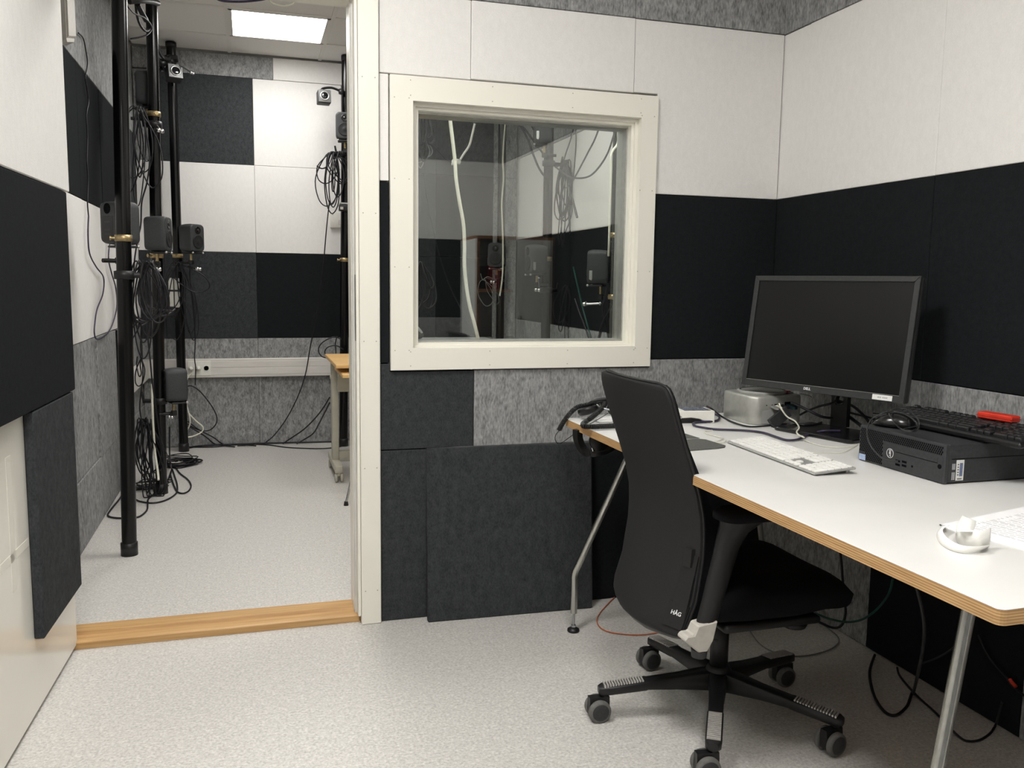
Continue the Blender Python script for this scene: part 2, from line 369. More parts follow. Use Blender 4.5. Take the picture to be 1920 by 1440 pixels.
FELT_LABEL = {'felt_white': 'white felt panel', 'felt_grey': 'mottled grey felt panel', 'felt_charcoal': 'charcoal felt panel', 'felt_black': 'black felt panel'}
def panel(wall, mat, poly, axis, face, back, proud=None):
    """an acoustic felt panel glued on a wall; poly in the wall plane (2-D), face -> back along the axis"""
    if len(poly) == 2: (a, b), (c, d) = poly; poly = [(a, b), (c, b), (c, d), (a, d)]
    g = 0.0007
    cx = sum(p[0] for p in poly) / len(poly); cy = sum(p[1] for p in poly) / len(poly)
    poly = [(x + (g if x < cx else -g), y + (g if y < cy else -g)) for x, y in poly]
    j = random.uniform(-0.002, 0.002) if proud is None else proud
    sgn = 1 if back > face else -1
    return MB().prism(poly, face + j * sgn, back, axis, bev=0.0018).build('acoustic_panel', mat, wall, FELT_LABEL[mat])

# ---- window wall (panels' face at y = 0)
W, G, K, C_ = 'felt_white', 'felt_grey', 'felt_black', 'felt_charcoal'
def pb(mat, *poly, proud=None): return panel(wall_back, mat, list(poly), 'y', 0.0, 0.04, proud)
for a, b in ((0.001, 0.30), (0.30, 0.90), (0.90, 1.5055)): pb(G, (a, 2.108), (b, 2.705))
pb(W, (0.001, 1.851), (0.307, 2.106)); pb(W, (0.307, 1.853), (0.90, 2.106), proud=-0.003)
pb(W, (0.90, 1.857), (0.995, 1.857), (0.995, 1.506), (1.5055, 1.506), (1.5055, 2.106), (0.90, 2.106), proud=0.001)
pb(W, (0.001, 1.507), (0.032, 1.849))
pb(K, (0.001, 0.905), (0.032, 1.505)); pb(K, (0.995, 0.907), (1.5055, 1.504))
pb(C_, (0.001, 0.607), (0.326, 0.607), (0.326, 0.876), (0.032, 0.876), (0.032, 0.903), (0.001, 0.903))
pb(G, (0.327, 0.607), (1.5055, 0.607), (1.5055, 0.905), (0.995, 0.905), (0.995, 0.877), (0.327, 0.877), proud=0.0)
pb(C_, (0.001, 0.001), (0.60, 0.605)); pb(K, (0.60, 0.001), (1.5055, 0.605))
# ---- wall beside the desk (face at x = 1.5065)
def pr(mat, y0, y1, z0, z1, proud=None): return panel(wall_right, mat, [(y1, z0), (y0, z1)], 'x', 1.5065, 1.5445, proud)
for a, b in ((0.03, -0.184), (-0.184, -0.79), (-0.79, -1.39), (-1.39, -1.99), (-1.99, -2.59), (-2.59, -3.19), (-3.19, -3.55)):
    pr(G, a, b, 2.108, 2.705)
for a, b in ((0.03, -0.155), (-0.155, -0.79), (-0.79, -1.39), (-1.39, -1.99), (-1.99, -2.59), (-2.59, -3.19), (-3.19, -3.55)):
    pr(W, a, b, 1.507, 2.106); pr(K, a, b, 0.905, 1.506); pr(G, a, b, 0.307, 0.904)
for mat, a, b in ((G, 0.03, -0.625), (K, -0.625, -1.222), (G, -1.222, -1.82), (G, -1.82, -2.42), (G, -2.42, -3.0), (G, -3.0, -3.55)):
    pr(mat, a, b, 0.002, 0.306)
# ---- wall behind the camera, seen in the window glass
def pf(mat, x0, x1, z0, z1): return panel(wall_front, mat, [(x0, z0), (x1, z1)], 'y', -3.55, -3.588)
for a, b in ((-1.49, -0.89), (-0.89, -0.29), (-0.29, 0.31), (0.31, 0.91), (0.91, 1.505)):
    pf(G, a, b, 2.108, 2.705); pf(W, a, b, 1.507, 2.106); pf(K, a, b, 0.905, 1.505); pf(G, a, b, 0.307, 0.904); pf(G, a, b, 0.002, 0.306)
# ---- loudspeaker room, far wall (face at y = 3.49)
def pw(mat, x0, x1, z0, z1, proud=None): return panel(wall_far, mat, [(x0, z0), (x1, z1)], 'y', 3.49, 3.528, proud)
pw(G, -1.128, -0.835, 2.565, 2.70); pw(G, -0.835, -0.229, 2.552, 2.70, 0.004)
for a, b in ((-0.229, 0.24), (0.24, 0.84), (0.84, 1.36)): pw(W, a, b, 2.552, 2.70)
for a, b, m1, m2, m3 in ((-1.128, -0.97, G, W, C_), (-0.97, -0.366, C_, W, C_), (-0.366, 0.235, W, W, K), (0.235, 0.46, C_, W, K), (0.46, 0.92, C_, C_, C_), (0.92, 1.36, C_, K, K), (1.36, 1.545, G, G, G)):
    pw(m1, a, b, 1.967, 2.55); pw(m2, a, b, 1.366, 1.966); pw(m3, a, b, 0.766, 1.365)
    pw(G, a, b, 0.62, 0.765); pw(G, a, b, 0.002, 0.619, 0.002)
# ---- loudspeaker room, left wall (face at x = -1.13)
def pl(mat, y0, y1, z0, z1, proud=None): return panel(wall_far_left, mat, [(y0, z0), (y1, z1)], 'x', -1.13, -1.168, proud)
for a, b in ((0.15, 0.85), (0.85, 1.45), (1.45, 2.05), (2.05, 2.65), (2.65, 3.25), (3.25, 3.488)):
    pl(G, a, b, 2.13, 2.70); pl(K if b < 2.7 else C_, a, b, 1.53, 2.128); pl(W, a, b, 0.895, 1.528)
for a, b, p in ((0.15, 1.05, 0.0), (1.05, 1.65, 0.002), (1.65, 2.25, -0.008), (2.25, 2.31, None), (2.31, 2.9, 0.0), (2.9, 3.488, 0.002)):
    pl(K if b == 2.31 else G, a, b, 0.307, 0.893, -0.02 if b == 2.31 else p); pl(G, a, b, 0.002, 0.306, -0.004)
# ---- loudspeaker room, right wall (face at x = 1.546)
def pq(mat, y0, y1, z0, z1): return panel(wall_far_right, mat, [(y0, z0), (y1, z1)], 'x', 1.546, 1.584)
for a, b in ((0.15, 0.49), (0.49, 1.09), (1.09, 1.69), (1.69, 2.29), (2.29, 2.89), (2.89, 3.488)):
    pq(G, a, b, 2.107, 2.70); pq(W, a, b, 1.506, 2.105); pq(K, a, b, 0.905, 1.504); pq(G, a, b, 0.307, 0.903); pq(G, a, b, 0.002, 0.305)

# ---- suspended ceiling: tiles in a white grid
XS = [-1.13, -0.5115, 0.0885, 0.6885, 1.2885, 1.546]; YS = [0.14, 0.665, 1.265, 1.865, 2.465, 3.065, 3.49]
LAMPS_FAR = ((1, 4), (1, 1), (3, 1))  # first cell is the visible lamp, the others hold added fill panels
for i in range(5):
    for j in range(6):
        if (i, j) in LAMPS_FAR: continue
        MB().box((XS[i] + 0.004, YS[j] + 0.004, 2.712), (XS[i + 1] - 0.004, YS[j + 1] - 0.004, 2.727), 0.002).build('ceiling_tile', 'tile', ceiling_far)
gb = MB()
for x in XS[1:-1]: gb.box((x - 0.012, 0.14, 2.706), (x + 0.012, 3.49, 2.7115))
for y in YS[1:-1]: gb.box((-1.13, y - 0.012, 2.7065), (1.546, y + 0.012, 2.712))
gb.build('ceiling_grid', 'grid', ceiling_far)

def ceiling_lamp(x0, y0, x1, y1, z, mat, label, group=None):
    t = thing('ceiling_light', label, 'lamp', ((x0 + x1) / 2, (y0 + y1) / 2, z), group=group)
    fr = MB()
    for a, b in (((x0, y0), (x1, y0 + 0.02)), ((x0, y1 - 0.02), (x1, y1)), ((x0, y0), (x0 + 0.02, y1)), ((x1 - 0.02, y0), (x1, y1))):
        fr.box((a[0], a[1], z), (b[0], b[1], z + 0.012))
    wpart(fr, 'frame', 'grid', t)
    wpart(MB().box((x0 + 0.02, y0 + 0.02, z + 0.002), (x1 - 0.02, y1 - 0.02, z + 0.008)), 'diffuser', mat, t)
    return t
ceiling_lamp(-0.5, 2.477, 0.077, 3.053, 2.705, 'lamp_far', 'square white ceiling light panel seen through the doorway')
ceiling_lamp(-0.5, 0.677, 0.077, 1.253, 2.705, 'lamp_far', 'added out of view fill light panel just inside the doorway of the loudspeaker room')  # unseen lamp added to brighten the floor behind the doorway
ceiling_lamp(0.70, 0.677, 1.277, 1.253, 2.705, 'lamp_far', 'added out of view fill light panel above the window side of the loudspeaker room')  # second added lamp, out of view, more fill for the loudspeaker room
ceiling_lamp(-0.90, -1.62, -0.30, -1.02, 2.725, 'lamp_near', 'square white ceiling light panel in front of the doorway')
ceiling_lamp(-0.30, -3.1, 0.30, -2.5, 2.725, 'lamp_near', 'square white ceiling light panel over the rear of the desk room')

# ---- doorway: casing, rebated jamb, oak threshold
trim_1 = struct('trim_1', MB().box((-0.068, -0.014, 0.0), (-0.001, 0.038, 2.104), 0.003), 'paint', 'white door casing right of the doorway')
for z in (0.12, 0.55, 0.98, 1.4, 1.83):
    for x in (-0.055, -0.014): MB().cyl((x, -0.0148, z), (x, -0.0138, z), 0.0022, n=8).build('nail', 'nail', trim_1)
trim_2 = struct('trim_2', MB().prism([(-0.069, -0.008), (-0.079, -0.008), (-0.079, 0.055), (-0.087, 0.055), (-0.087, 0.15), (-0.069, 0.15)], 0.03, 2.11, 'z', bev=0.0015), 'paint', 'rebated white door jamb')
MB().box((-0.0805, 0.004, 0.98), (-0.0785, 0.024, 1.20), 0.0008).build('strike_plate', 'strike', trim_2, 'steel strike plate')
trim_3 = struct('trim_3', MB().prism([(0.02, 0.0), (0.02, 0.022), (0.028, 0.026), (0.072, 0.026), (0.078, 0.038), (0.142, 0.038), (0.15, 0.03), (0.15, 0.0)], -1.06, -0.07, 'x', bev=0.0012), 'oak', 'oak threshold in the doorway')
trim_4 = struct('trim_4', MB().box((-1.075, 0.0, 0.03), (-1.045, 0.15, 2.11)), 'paint')
trim_5 = struct('trim_5', MB().box((-1.075, 0.0, 2.085), (-0.07, 0.15, 2.115)), 'paint')

# ---- the open door leaf, hinged on the left jamb
hinge = Vector((-0.966, 0.035, 0.0))
leafm = MB().box((0.0, -0.045, 0.014), (0.93, 0.0, 2.075), 0.002)
door_1 = link('door_1', leafm.mesh('door_1'), None, hinge, 'open cream door leaf hung with felt panels', 'structure')
door_1.data.materials.append(M_['door_paint'])
door_1.rotation_euler = (0, 0, -PI / 2 - math.radians(2.5))
def door_panel(mat, a, b, z0, z1, t=0.026):
    return MB().box((a, 0.0005, z0), (b, t, z1), 0.003).build('acoustic_panel', mat, door_1, FELT_LABEL[mat])
door_panel(W, -0.05, 0.93, 1.437, 2.07, 0.026)
door_panel(K, -0.012, 0.93, 0.832, 1.434, 0.026)
door_panel(C_, 0.02, 0.447, 0.215, 0.829, 0.026)
for x0, z0, x1, z1 in ((0.56, 0.40, 0.60, 0.74),):
    MB().box((x0, 0.0, z0), (x1, 0.0006, z1)).build('tape_mark', 'paint', door_1)
MB().box((0.45, 0.0, 0.475), (0.93, 0.0006, 0.497)).build('tape_mark', 'paint', door_1)
for z in (0.25, 1.05, 1.85): MB().cyl((-0.008, -0.004, z), (-0.008, -0.004, z + 0.09), 0.007, n=10).build('hinge', 'zinc', door_1, 'steel hinge')

# ---- window between the rooms
def ring_board(outer, inner, y0, y1, k):
    (a, b, c, d), (e, f, g, h) = outer, inner     # x0,x1,z0,z1
    O = [(a, c), (b, c), (b, d), (a, d)]; I = [(e, g), (f, g), (f, h), (e, h)]
    i, j = k, (k + 1) % 4
    return MB().prism([O[i], O[j], I[j], I[i]], y0, y1, 'y')
cas_o, cas_i = (0.0345, 0.9915, 0.8815, 1.8455), (0.110, 0.928, 0.956, 1.767)
fr_i = (0.1225, 0.9165, 0.9645, 1.7555); bd_i = (0.1345, 0.9075, 0.9705, 1.7455); sp_i = (0.139, 0.903, 0.976, 1.740)
wm = MB()
for k in range(4): wm.merge(ring_board((0.10, 0.93, 0.945, 1.777), fr_i, 0.014, 0.15, k))
window_1 = struct('window_1', wm, 'paint', 'fixed interior window with a wide cream frame')
for k in range(4):
    mb = ring_board(cas_o, cas_i, -0.014, 0.013, k)
    o = mb.build('casing_board', 'paint', window_1)
for k in range(4): ring_board(fr_i, bd_i, 0.026, 0.055, k).build('glazing_bead', 'paint', window_1)
for k in range(4): ring_board(bd_i, sp_i, 0.0552, 0.14, k).build('glazing_spacer', 'alu', window_1, 'grey aluminium spacer')
for k in range(4): ring_board((0.04, 0.985, 0.89, 1.83), fr_i, 0.141, 0.16, k).build('casing_board', 'paint', window_1)
for y in (0.075, 0.10): MB().box((0.137, y, 0.974), (0.905, y + 0.004, 1.742)).build('glass_pane', 'glass', window_1, 'clear glass')
nl = []
for t in (0.07, 0.36, 0.66, 0.93):
    for e in (0.014, 0.062):
        nl += [(0.0345 + e, 0.8815 + t * 0.96), (0.9915 - e, 0.8815 + t * 0.96), (0.0345 + t * 0.957, 0.8815 + e), (0.0345 + t * 0.957, 1.8455 - e)]
for x, z in nl: MB().cyl((x, -0.0148, z), (x, -0.0138, z), 0.002, n=8).build('nail', 'nail', window_1)

# ---- loose panel leaning on the wall under the window
lean = thing('leaning_panel', 'loose square charcoal felt board leaning on the wall under the window', 'board', (0.459, -0.055, 0.0), (math.radians(-4.6), 0, math.radians(-2.0)))
MB().box((-0.303, -0.008, 0.0), (0.303, 0.016, 0.608), 0.003).build('felt_face', C_, lean)
MB().box((-0.303, 0.0, 0.6081), (0.303, 0.014, 0.611)).build('edge_strip', 'zinc', lean, 'grey top edge strip')
MB().box((0.3031, 0.0, 0.0), (0.3055, 0.013, 0.608)).build('edge_strip', 'zinc', lean, 'grey side edge strip')

# ---- cable trunking round the loudspeaker room
tr = thing('cable_trunking', 'long white cable trunking running along the far wall', 'trunking', (-0.37, 3.46, 0.493))
wpart(MB().box((-1.128, 3.445, 0.493), (0.9, 3.488, 0.624), 0.004), 'duct', 'trunk', tr)
wpart(MB().box((-1.1, 3.4425, 0.512), (0.9, 3.4455, 0.560), 0.001), 'cover_strip', 'trunk', tr)
wpart(MB().box((-1.1, 3.4425, 0.564), (0.9, 3.4455, 0.606), 0.001), 'cover_strip', 'trunk', tr)
wpart(MB().box((-0.838, 3.438, 0.508), (-0.685, 3.444, 0.612), 0.003), 'outlet_plate', 'white_plastic', tr)
for x in (-0.815, -0.765, -0.715):
    wpart(MB().lathe([(0.020, 0), (0.020, 0.003), (0.017, 0.003), (0.0165, -0.0005), (0.001, -0.0005)], (x, 3.438, 0.560), (0, -1, 0), 18), 'socket', 'white_plastic', tr)
    for dx in (-0.008, 0.008): wpart(MB().cyl((x + dx, 3.4381, 0.560), (x + dx, 3.4375, 0.560), 0.0028, n=8), 'socket_hole', 'pc_hole', tr)
tl = MB().box((-1.128, 2.35, 0.493), (-1.088, 3.443, 0.624), 0.004).build('cable_trunking', 'trunk')
tag(tl, 'white cable trunking on the left wall behind the black poles', 'trunking')
for k, x in enumerate((-0.815, -0.765)):
    pg = MB().lathe([(0.0155, 0.001), (0.0165, 0.012), (0.015, 0.026), (0.006, 0.034), (0.004, 0.05)], (x, 3.4375, 0.560), (0, -1, 0), 14).build('power_plug', 'white_plastic')
    tag(pg, ('white plug in the left socket of the trunking outlet', 'white plug in the middle socket of the trunking outlet')[k], 'plug')

def pleft(mat, y0, y1, z0, z1): return MB().prism([(y0, z0), (y1, z0), (y1, z1), (y0, z1)], -1.465, -1.5, 'x', bev=0.002).build('acoustic_panel', mat, wall_left, FELT_LABEL[mat])
for a, b in ((-3.54, -2.9), (-2.899, -2.3), (-2.299, -1.7), (-1.699, -1.1)):
    pleft(G, a, b, 2.108, 2.7); pleft(W, a, b, 1.507, 2.106); pleft(K, a, b, 0.905, 1.505); pleft(W, a, b, 0.002, 0.903)  # out of view panels, white low row added to bounce light under the desk

# panels above and beside the doorway
for a, b in ((-1.48, -1.08), (-1.08, -0.55), (-0.55, -0.001)): pb(G, (a, 2.19), (b, 2.705))
for z0, z1, m_ in ((0.002, 0.606, C_), (0.607, 0.904, G), (0.905, 1.505, K), (1.506, 2.188, W)): pb(m_, (-1.48, z0), (-1.14, z1))
trim_6 = struct('trim_6', MB().box((-1.135, -0.014, 2.105), (-0.001, 0.038, 2.178), 0.003), 'paint')

# ================================================================== desk
DZ = 0.733
desk = thing('desk', 'long white topped desk with bare plywood edge and slanted metal legs', 'desk', (0.985, -1.1, 0.0))
def rpoly(x0, y0, x1, y1, r, n=4):
    out = []
    for cx, cy, a0 in ((x1 - r, y1 - r, 0), (x0 + r, y1 - r, PI / 2), (x0 + r, y0 + r, PI), (x1 - r, y0 + r, 1.5 * PI)):
        for k in range(n + 1): out.append((cx + r * math.cos(a0 + PI / 2 * k / n), cy + r * math.sin(a0 + PI / 2 * k / n)))
    return out
dp = rpoly(0.585, -1.977, 1.385, -0.22, 0.012)
wpart(MB().prism(dp, DZ - 0.0245, DZ - 0.002, 'z'), 'plywood_core', 'ply', desk, 'bare layered plywood edge')
wpart(MB().prism(dp, DZ - 0.002, DZ, 'z', bev=0.0008), 'laminate_top', 'laminate', desk, 'white laminate top')
bm_ = MB()
bm_.box((0.72, -1.80, DZ - 0.055), (0.76, -0.38, DZ - 0.0248)); bm_.box((1.21, -1.80, DZ - 0.055), (1.25, -0.38, DZ - 0.0248))
wpart(bm_, 'under_frame', 'black_plastic', desk)
for fx, fy, tx, ty in ((0.619, -0.253, 0.79, -0.37), (0.619, -1.825, 0.735, -1.785), (1.351, -0.253, 1.19, -0.37), (1.351, -1.825, 1.235, -1.785)):
    pts = [V(fx, fy, 0.066), V(fx, fy, 0.12), V(fx, fy, 0.175), V(fx, fy, 0.198)]
    top = V(tx, ty, DZ - 0.025); d = (top - V(fx, fy, 0.205)).normalized()
    pts += [V(fx, fy, 0.207) + d * 0.012, V(fx, fy, 0.205) + d * 0.05, V(fx, fy, 0.205) + d * 0.2, top]
    lg = wpart(MB().tube(pts, 0.0115, 16, 5), 'leg', 'steel', desk)
    wpart(MB().cyl((fx, fy, 0.014), (fx, fy, 0.068), 0.0045, n=12).cyl((fx, fy, 0.017), (fx, fy, 0.024), 0.009, n=6, smooth=False), 'foot_screw', 'zinc', lg)
    wpart(MB().lathe([(0.019, 0.0), (0.021, 0.003), (0.020, 0.010), (0.010, 0.015), (0.006, 0.016)], (fx, fy, 0.0), n=20), 'foot_pad', 'black_plastic', lg)

# ================================================================== monitor
mo = Vector((1.1368, -0.3987, 0.8568)); mw = Vector((math.cos(-1.20945), math.sin(-1.20945), 0)); mn = Vector((math.sin(-1.20945), -math.cos(-1.20945), 0))
mu = Vector((0, 0, 1)) * math.cos(0.143) - mn * math.sin(0.143); mf = mw.cross(mu) * -1   # mf points away from the viewer
if mf.dot(mn) > 0: mf = -mf
Wm, Hm = 0.556, 0.361
mon = thing('monitor', 'black flat screen monitor standing on the desk beside the silver computer', 'monitor', (1.335, -0.665, DZ))
MM = Matrix((mw, mf, mu)).transposed().to_4x4(); MM.translation = mo - mon.location     # local x=width, y=back, z=up
def mpart(mb, name, mat, label=None, parent=None, kind=None):
    mb.v = [tuple(MM @ Vector(q)) for q in mb.v]
    return mb.build(name, mat, parent or mon, label, kind)
mpart(MB().box((0.001, 0.012, 0.001), (Wm - 0.001, 0.034, Hm - 0.001), 0.006, 2).box((0.06, 0.03, 0.05), (Wm - 0.06, 0.058, Hm - 0.06), 0.012, 2), 'housing', 'bezel')
bz = MB(); o_ = [(0, 0), (Wm, 0), (Wm, Hm), (0, Hm)]; i_ = [(0.0165, 0.021), (Wm - 0.0165, 0.021), (Wm - 0.0165, Hm - 0.0165), (0.0165, Hm - 0.0165)]
for k in range(4): bz.prism([o_[k], o_[(k + 1) % 4], i_[(k + 1) % 4], i_[k]], 0.0, 0.0115, 'y', bev=0.0012)
mpart(bz, 'bezel', 'bezel')
mpart(MB().box((0.017, 0.0045, 0.0215), (Wm - 0.017, 0.011, Hm - 0.017)), 'screen', 'screen')
ms = MB(); 
ms.box((0.0165, 0.0005, 0.0205), (Wm - 0.0165, 0.0045, 0.0216)); mpart(ms, 'screen_rim', 'alu')
mpart(MB().box((Wm - 0.094, -0.0006, 0.0035), (Wm - 0.034, 0.0002, 0.0185)), 'label_sticker', 'sticker_white', 'white label sticker')
tx = Vector((1, 0, 0)); 
def mtext(name, s_, size, mat, x, z, parent=None, bold=False):
    me = text_mesh(s_, size, bold=bold); T = MM @ Matrix.Translation((x, -0.0006, z)) @ Matrix.Rotation(PI / 2, 4, 'X')
    for q in me.vertices: q.co = T @ q.co
    me.materials.clear(); me.materials.append(M_[mat]); return link(name, me, mon)
mtext('logo', 'DELL', 0.011, 'print_white', Wm * 0.445, 0.0105, bold=True)
lt = MB()
for a, b in ((0.0, 0.006), (0.007, 0.011), (0.0145, 0.019), (0.0195, 0.024), (0.0245, 0.030)):
    lt.box((Wm - 0.078 + a, -0.0009, 0.0085), (Wm - 0.078 + b, -0.0005, 0.0135))
mpart(lt, 'label_print', 'ink', None, None, 'stuff')
mpart(MB().box((Wm * 0.42, 0.014, Hm - 0.0012), (Wm * 0.455, 0.02, Hm + 0.0008)), 'sensor_tab', 'alu')
# stand: flat column with a cable hole, thin foot plate
cz = MB()
cc = V(1.352, -0.622, 0); cw = mw.copy(); cb = V(mf.x, mf.y, 0).normalized()
def cpt(a, b, z): p = cc + cw * a + cb * b; return V(p.x, p.y, z)
def slab(mb, a0, a1, b0, b1, z0, z1):
    mb.add([cpt(a, b, z) for z in (z0, z1) for b in (b0, b1) for a in (a0, a1)], [(0, 2, 3, 1), (4, 5, 7, 6), (0, 1, 5, 4), (2, 6, 7, 3), (0, 4, 6, 2), (1, 3, 7, 5)])
h0, h1 = 0.812, 0.846
slab(cz, -0.0275, 0.0275, 0.0, 0.02, DZ + 0.011, h0); slab(cz, -0.0275, -0.013, 0.0, 0.02, h0, h1); slab(cz, 0.013, 0.0275, 0.0, 0.02, h0, h1); slab(cz, -0.0275, 0.0275, 0.0, 0.02, h1, 1.02)
wpart(cz, 'stand_column', 'black_plastic', mon)
cr = MB()
n_ = 20
hr = [[cpt(math.cos(2 * PI * i / n_) * r_, b, (h0 + h1) / 2 + math.sin(2 * PI * i / n_) * r_) for i in range(n_)] for r_, b in ((0.0131, -0.0005), (0.017, -0.0005), (0.017, 0.0205), (0.0131, 0.0205))]
cr.rings(hr, False, False, True); wpart(cr, 'cable_hole_ring', 'black_gloss', mon)
fp = [Vector(q) for q in ((1.1420, -0.5770, 0.7330), (1.2200, -0.8510, 0.7330))]
b0 = fp[0]; bd = (fp[1] - fp[0]).normalized(); bn = V(-bd.y, bd.x, 0)
if bn.x < 0: bn = -bn
L_ = (fp[1] - fp[0]).length
bp_ = []
for cx, cy, a0 in ((L_ - 0.02, 0.17, 0), (0.02, 0.17, PI / 2), (0.02, 0.02, PI), (L_ - 0.02, 0.02, 1.5 * PI)):
    for k in range(5):
        q = b0 + bd * (cx + 0.02 * math.cos(a0 + PI / 2 * k / 4)) + bn * (cy + 0.02 * math.sin(a0 + PI / 2 * k / 4)); bp_.append((q.x, q.y))
wpart(MB().prism(bp_, DZ, DZ + 0.012, 'z', bev=0.003), 'base_plate', 'black_gloss', mon)
hz = MB(); hz.box((Wm / 2 - 0.05, 0.055, Hm / 2 - 0.05), (Wm / 2 + 0.05, 0.085, Hm / 2 + 0.05), 0.004); mpart(hz, 'mount_block', 'black_plastic')

# ================================================================== silver computer standing upside down
mc = thing('small_computer', 'silver square computer standing upside down behind the white keyboard', 'computer', (1.2225, -0.392, DZ))
def ring_rr(wd, r, z, n=6): return [V(x, y, z) for x, y in rrect(wd, wd, r, n)]
MB().rings([ring_rr(0.186, 0.030, 0.0), ring_rr(0.197, 0.034, 0.005), ring_rr(0.197, 0.034, 0.086), ring_rr(0.191, 0.031, 0.0925), ring_rr(0.18, 0.03, 0.0945)]).build('body', 'mini_alu', mc)
MB().lathe([(0.083, 0.094), (0.081, 0.1015), (0.077, 0.1030), (0.0695, 0.1022), (0.0001, 0.1022)], n=40).build('round_foot', 'mini_top', mc, 'round grey foot facing up')
MB().lathe([(0.0695, 0.1024), (0.0740, 0.1034), (0.0740, 0.1026)], n=40, ring=True).build('foot_ring', 'black_plastic', mc, 'dark ring of the round foot')
pm = MB()
for x0, x1, z0, z1 in ((-0.028, -0.020, 0.058, 0.066), (-0.016, -0.006, 0.056, 0.068), (-0.003, 0.006, 0.056, 0.068), (0.010, 0.018, 0.058, 0.066), (0.022, 0.044, 0.052, 0.074), (0.048, 0.062, 0.056, 0.070)):
    pm.box((x0, -0.0994, z0), (x1, -0.0984, z1))
pm.build('port', 'pc_hole', mc, 'rear ports')
MB().box((-0.062, -0.0992, 0.004), (0.07, -0.0984, 0.048)).build('exhaust_grille', 'mini_top', mc, 'exhaust grille')
MB().cyl((-0.045, -0.0984, 0.064), (-0.045, -0.0992, 0.064), 0.002, n=10).build('lock_hole', 'pc_hole', mc)
lt = MB()
for k in range(9): lt.box((-0.04 + k * 0.009, -0.004, 0.1021), (-0.034 + k * 0.009, 0.003, 0.1026))
lt.build('foot_print', 'ink', mc, None, 'stuff')
# plugs and adapters behind it
pg = thing('video_adapter', 'dark grey video adapter box hanging behind the silver computer', 'adapter', (1.1750, -0.5230, 0.7330))
aq = V(0.62, -0.72, 0.3).normalized()
A0 = Vector((1.1680, -0.5350, 0.7420)); A1 = Vector((1.2470, -0.5200, 0.7890))
d_ = (A1 - A0).normalized(); s_ = d_.cross(V(0, -1, 0.2)).normalized(); t_ = d_.cross(s_)
am = MB(); 
am.rings([[A0 + d_ * k + s_ * a + t_ * b for a, b in ((-0.018, -0.007), (0.018, -0.007), (0.018, 0.007), (-0.018, 0.007))] for k in (0.0, 0.003, 0.075, 0.078)], False)
wpart(am, 'shell', 'dark_plastic', pg)
wpart(MB().tube([A0, A0 + V(0.01, -0.03, -0.012), A0 + V(0.03, -0.06, -0.014)], 0.004, 8, 4), 'lead', 'cable', pg)
def usb_plug(label, p, ax, mat, L=0.035, w_=0.012, h_=0.007):
    p = V(p); ax = V(ax).normalized(); s1 = ax.cross(V(0, 0, 1)).normalized(); s2 = s1.cross(ax)
    mb = MB().rings([[p + ax * k + s1 * a * w_ / 2 * f + s2 * b * h_ / 2 * f for a, b in ((-1, -1), (1, -1), (1, 1), (-1, 1))] for k, f in ((0, 0.8), (0.004, 1), (L * 0.8, 1), (L, 0.6))], False)
    return tag(mb.build('plug', mat), label, 'plug')
usb_plug('light grey plug in the rear of the silver computer, nearest the wall', (1.195, -0.4925, DZ + 0.062), (0.2, -1, -0.2), 'cable_grey')
usb_plug('light grey plug in the rear of the silver computer, second from the wall', (1.212, -0.4925, DZ + 0.062), (0.2, -1, -0.3), 'cable_white', 0.03)
usb_plug('black plug in the rear of the silver computer', (1.233, -0.4925, DZ + 0.062), (0.1, -1, -0.1), 'black_plastic')
usb_plug('dark green plug in the rear of the silver computer', (1.256, -0.4925, DZ + 0.062), (0.1, -1, -0.1), 'plug_teal', 0.04, 0.018, 0.012)
ud = thing('usb_stick', 'small dark red and silver dongle on top of the silver computer', 'dongle', (1.2790, -0.4570, 0.8290))
u0 = ud.location.copy(); 
wpart(MB().box((u0.x - 0.011, u0.y - 0.006, u0.z), (u0.x + 0.009, u0.y + 0.009, u0.z + 0.01), 0.003), 'cap', 'dark_red', ud)
wpart(MB().box((u0.x - 0.006, u0.y - 0.02, u0.z + 0.002), (u0.x + 0.006, u0.y - 0.006, u0.z + 0.007), 0.0005), 'connector', 'zinc', ud)

# ================================================================== white keyboard
K0 = V((0.8800, -0.7500, 0.7400)); K1 = V((0.8600, -1.1810, 0.7400)); kx = (K1 - K0); kx.z = 0; kx.normalize(); ky = V(-kx.y, kx.x, 0)
kbw = thing('keyboard', 'slim white and aluminium keyboard lying on the desk in front of the monitor', 'keyboard', (K0.x, K0.y, DZ), (0, 0, math.atan2(kx.y, kx.x)))
tilt = math.radians(5.2)
KT = Matrix.Translation((0, 0, 0.0015)) @ Matrix.Rotation(tilt, 4, 'X')
mb = MB().box((0, 0, 0.0), (0.43, 0.1145, 0.0052), 0.002); mb.v = [tuple(KT @ Vector(q)) for q in mb.v]; mb.build('plate', 'kb_plate', kbw)
MB().cyl((0.02, 0.104, 0.0048), (0.41, 0.104, 0.0048), 0.0048, n=12).build('rear_foot', 'white_plastic', kbw)
def key_mesh(w_, h_, t, mat, taper=0.0006):
    mb = MB(); mb.rings([[V(x, y, z) for x, y in rrect(w_ - 2 * k, h_ - 2 * k, 0.0016, 1)] for k, z in ((0, 0), (0, t * 0.7), (taper, t))], False)
    me = mb.mesh('key'); me.materials.append(M_[mat]); return me
def lay_keys(root, T, rows, unit, x0, y0, t, mat, gap, hrow, taper=0.0006, cap=None):
    cache = {}
    for (ry, hk, items) in rows:
        for (x, wk) in items:
            key = (round(wk, 3), round(hk, 3))
            if key not in cache: cache[key] = key_mesh(wk * unit - gap, hk * hrow - gap, t, mat, taper)
            o = bpy.data.objects.new('key', cache[key]); COL.objects.link(o); o.parent = root
            o.matrix_local = T @ Matrix.Translation((x0 + (x + wk / 2) * unit, y0 + (ry + hk / 2) * hrow, 0))
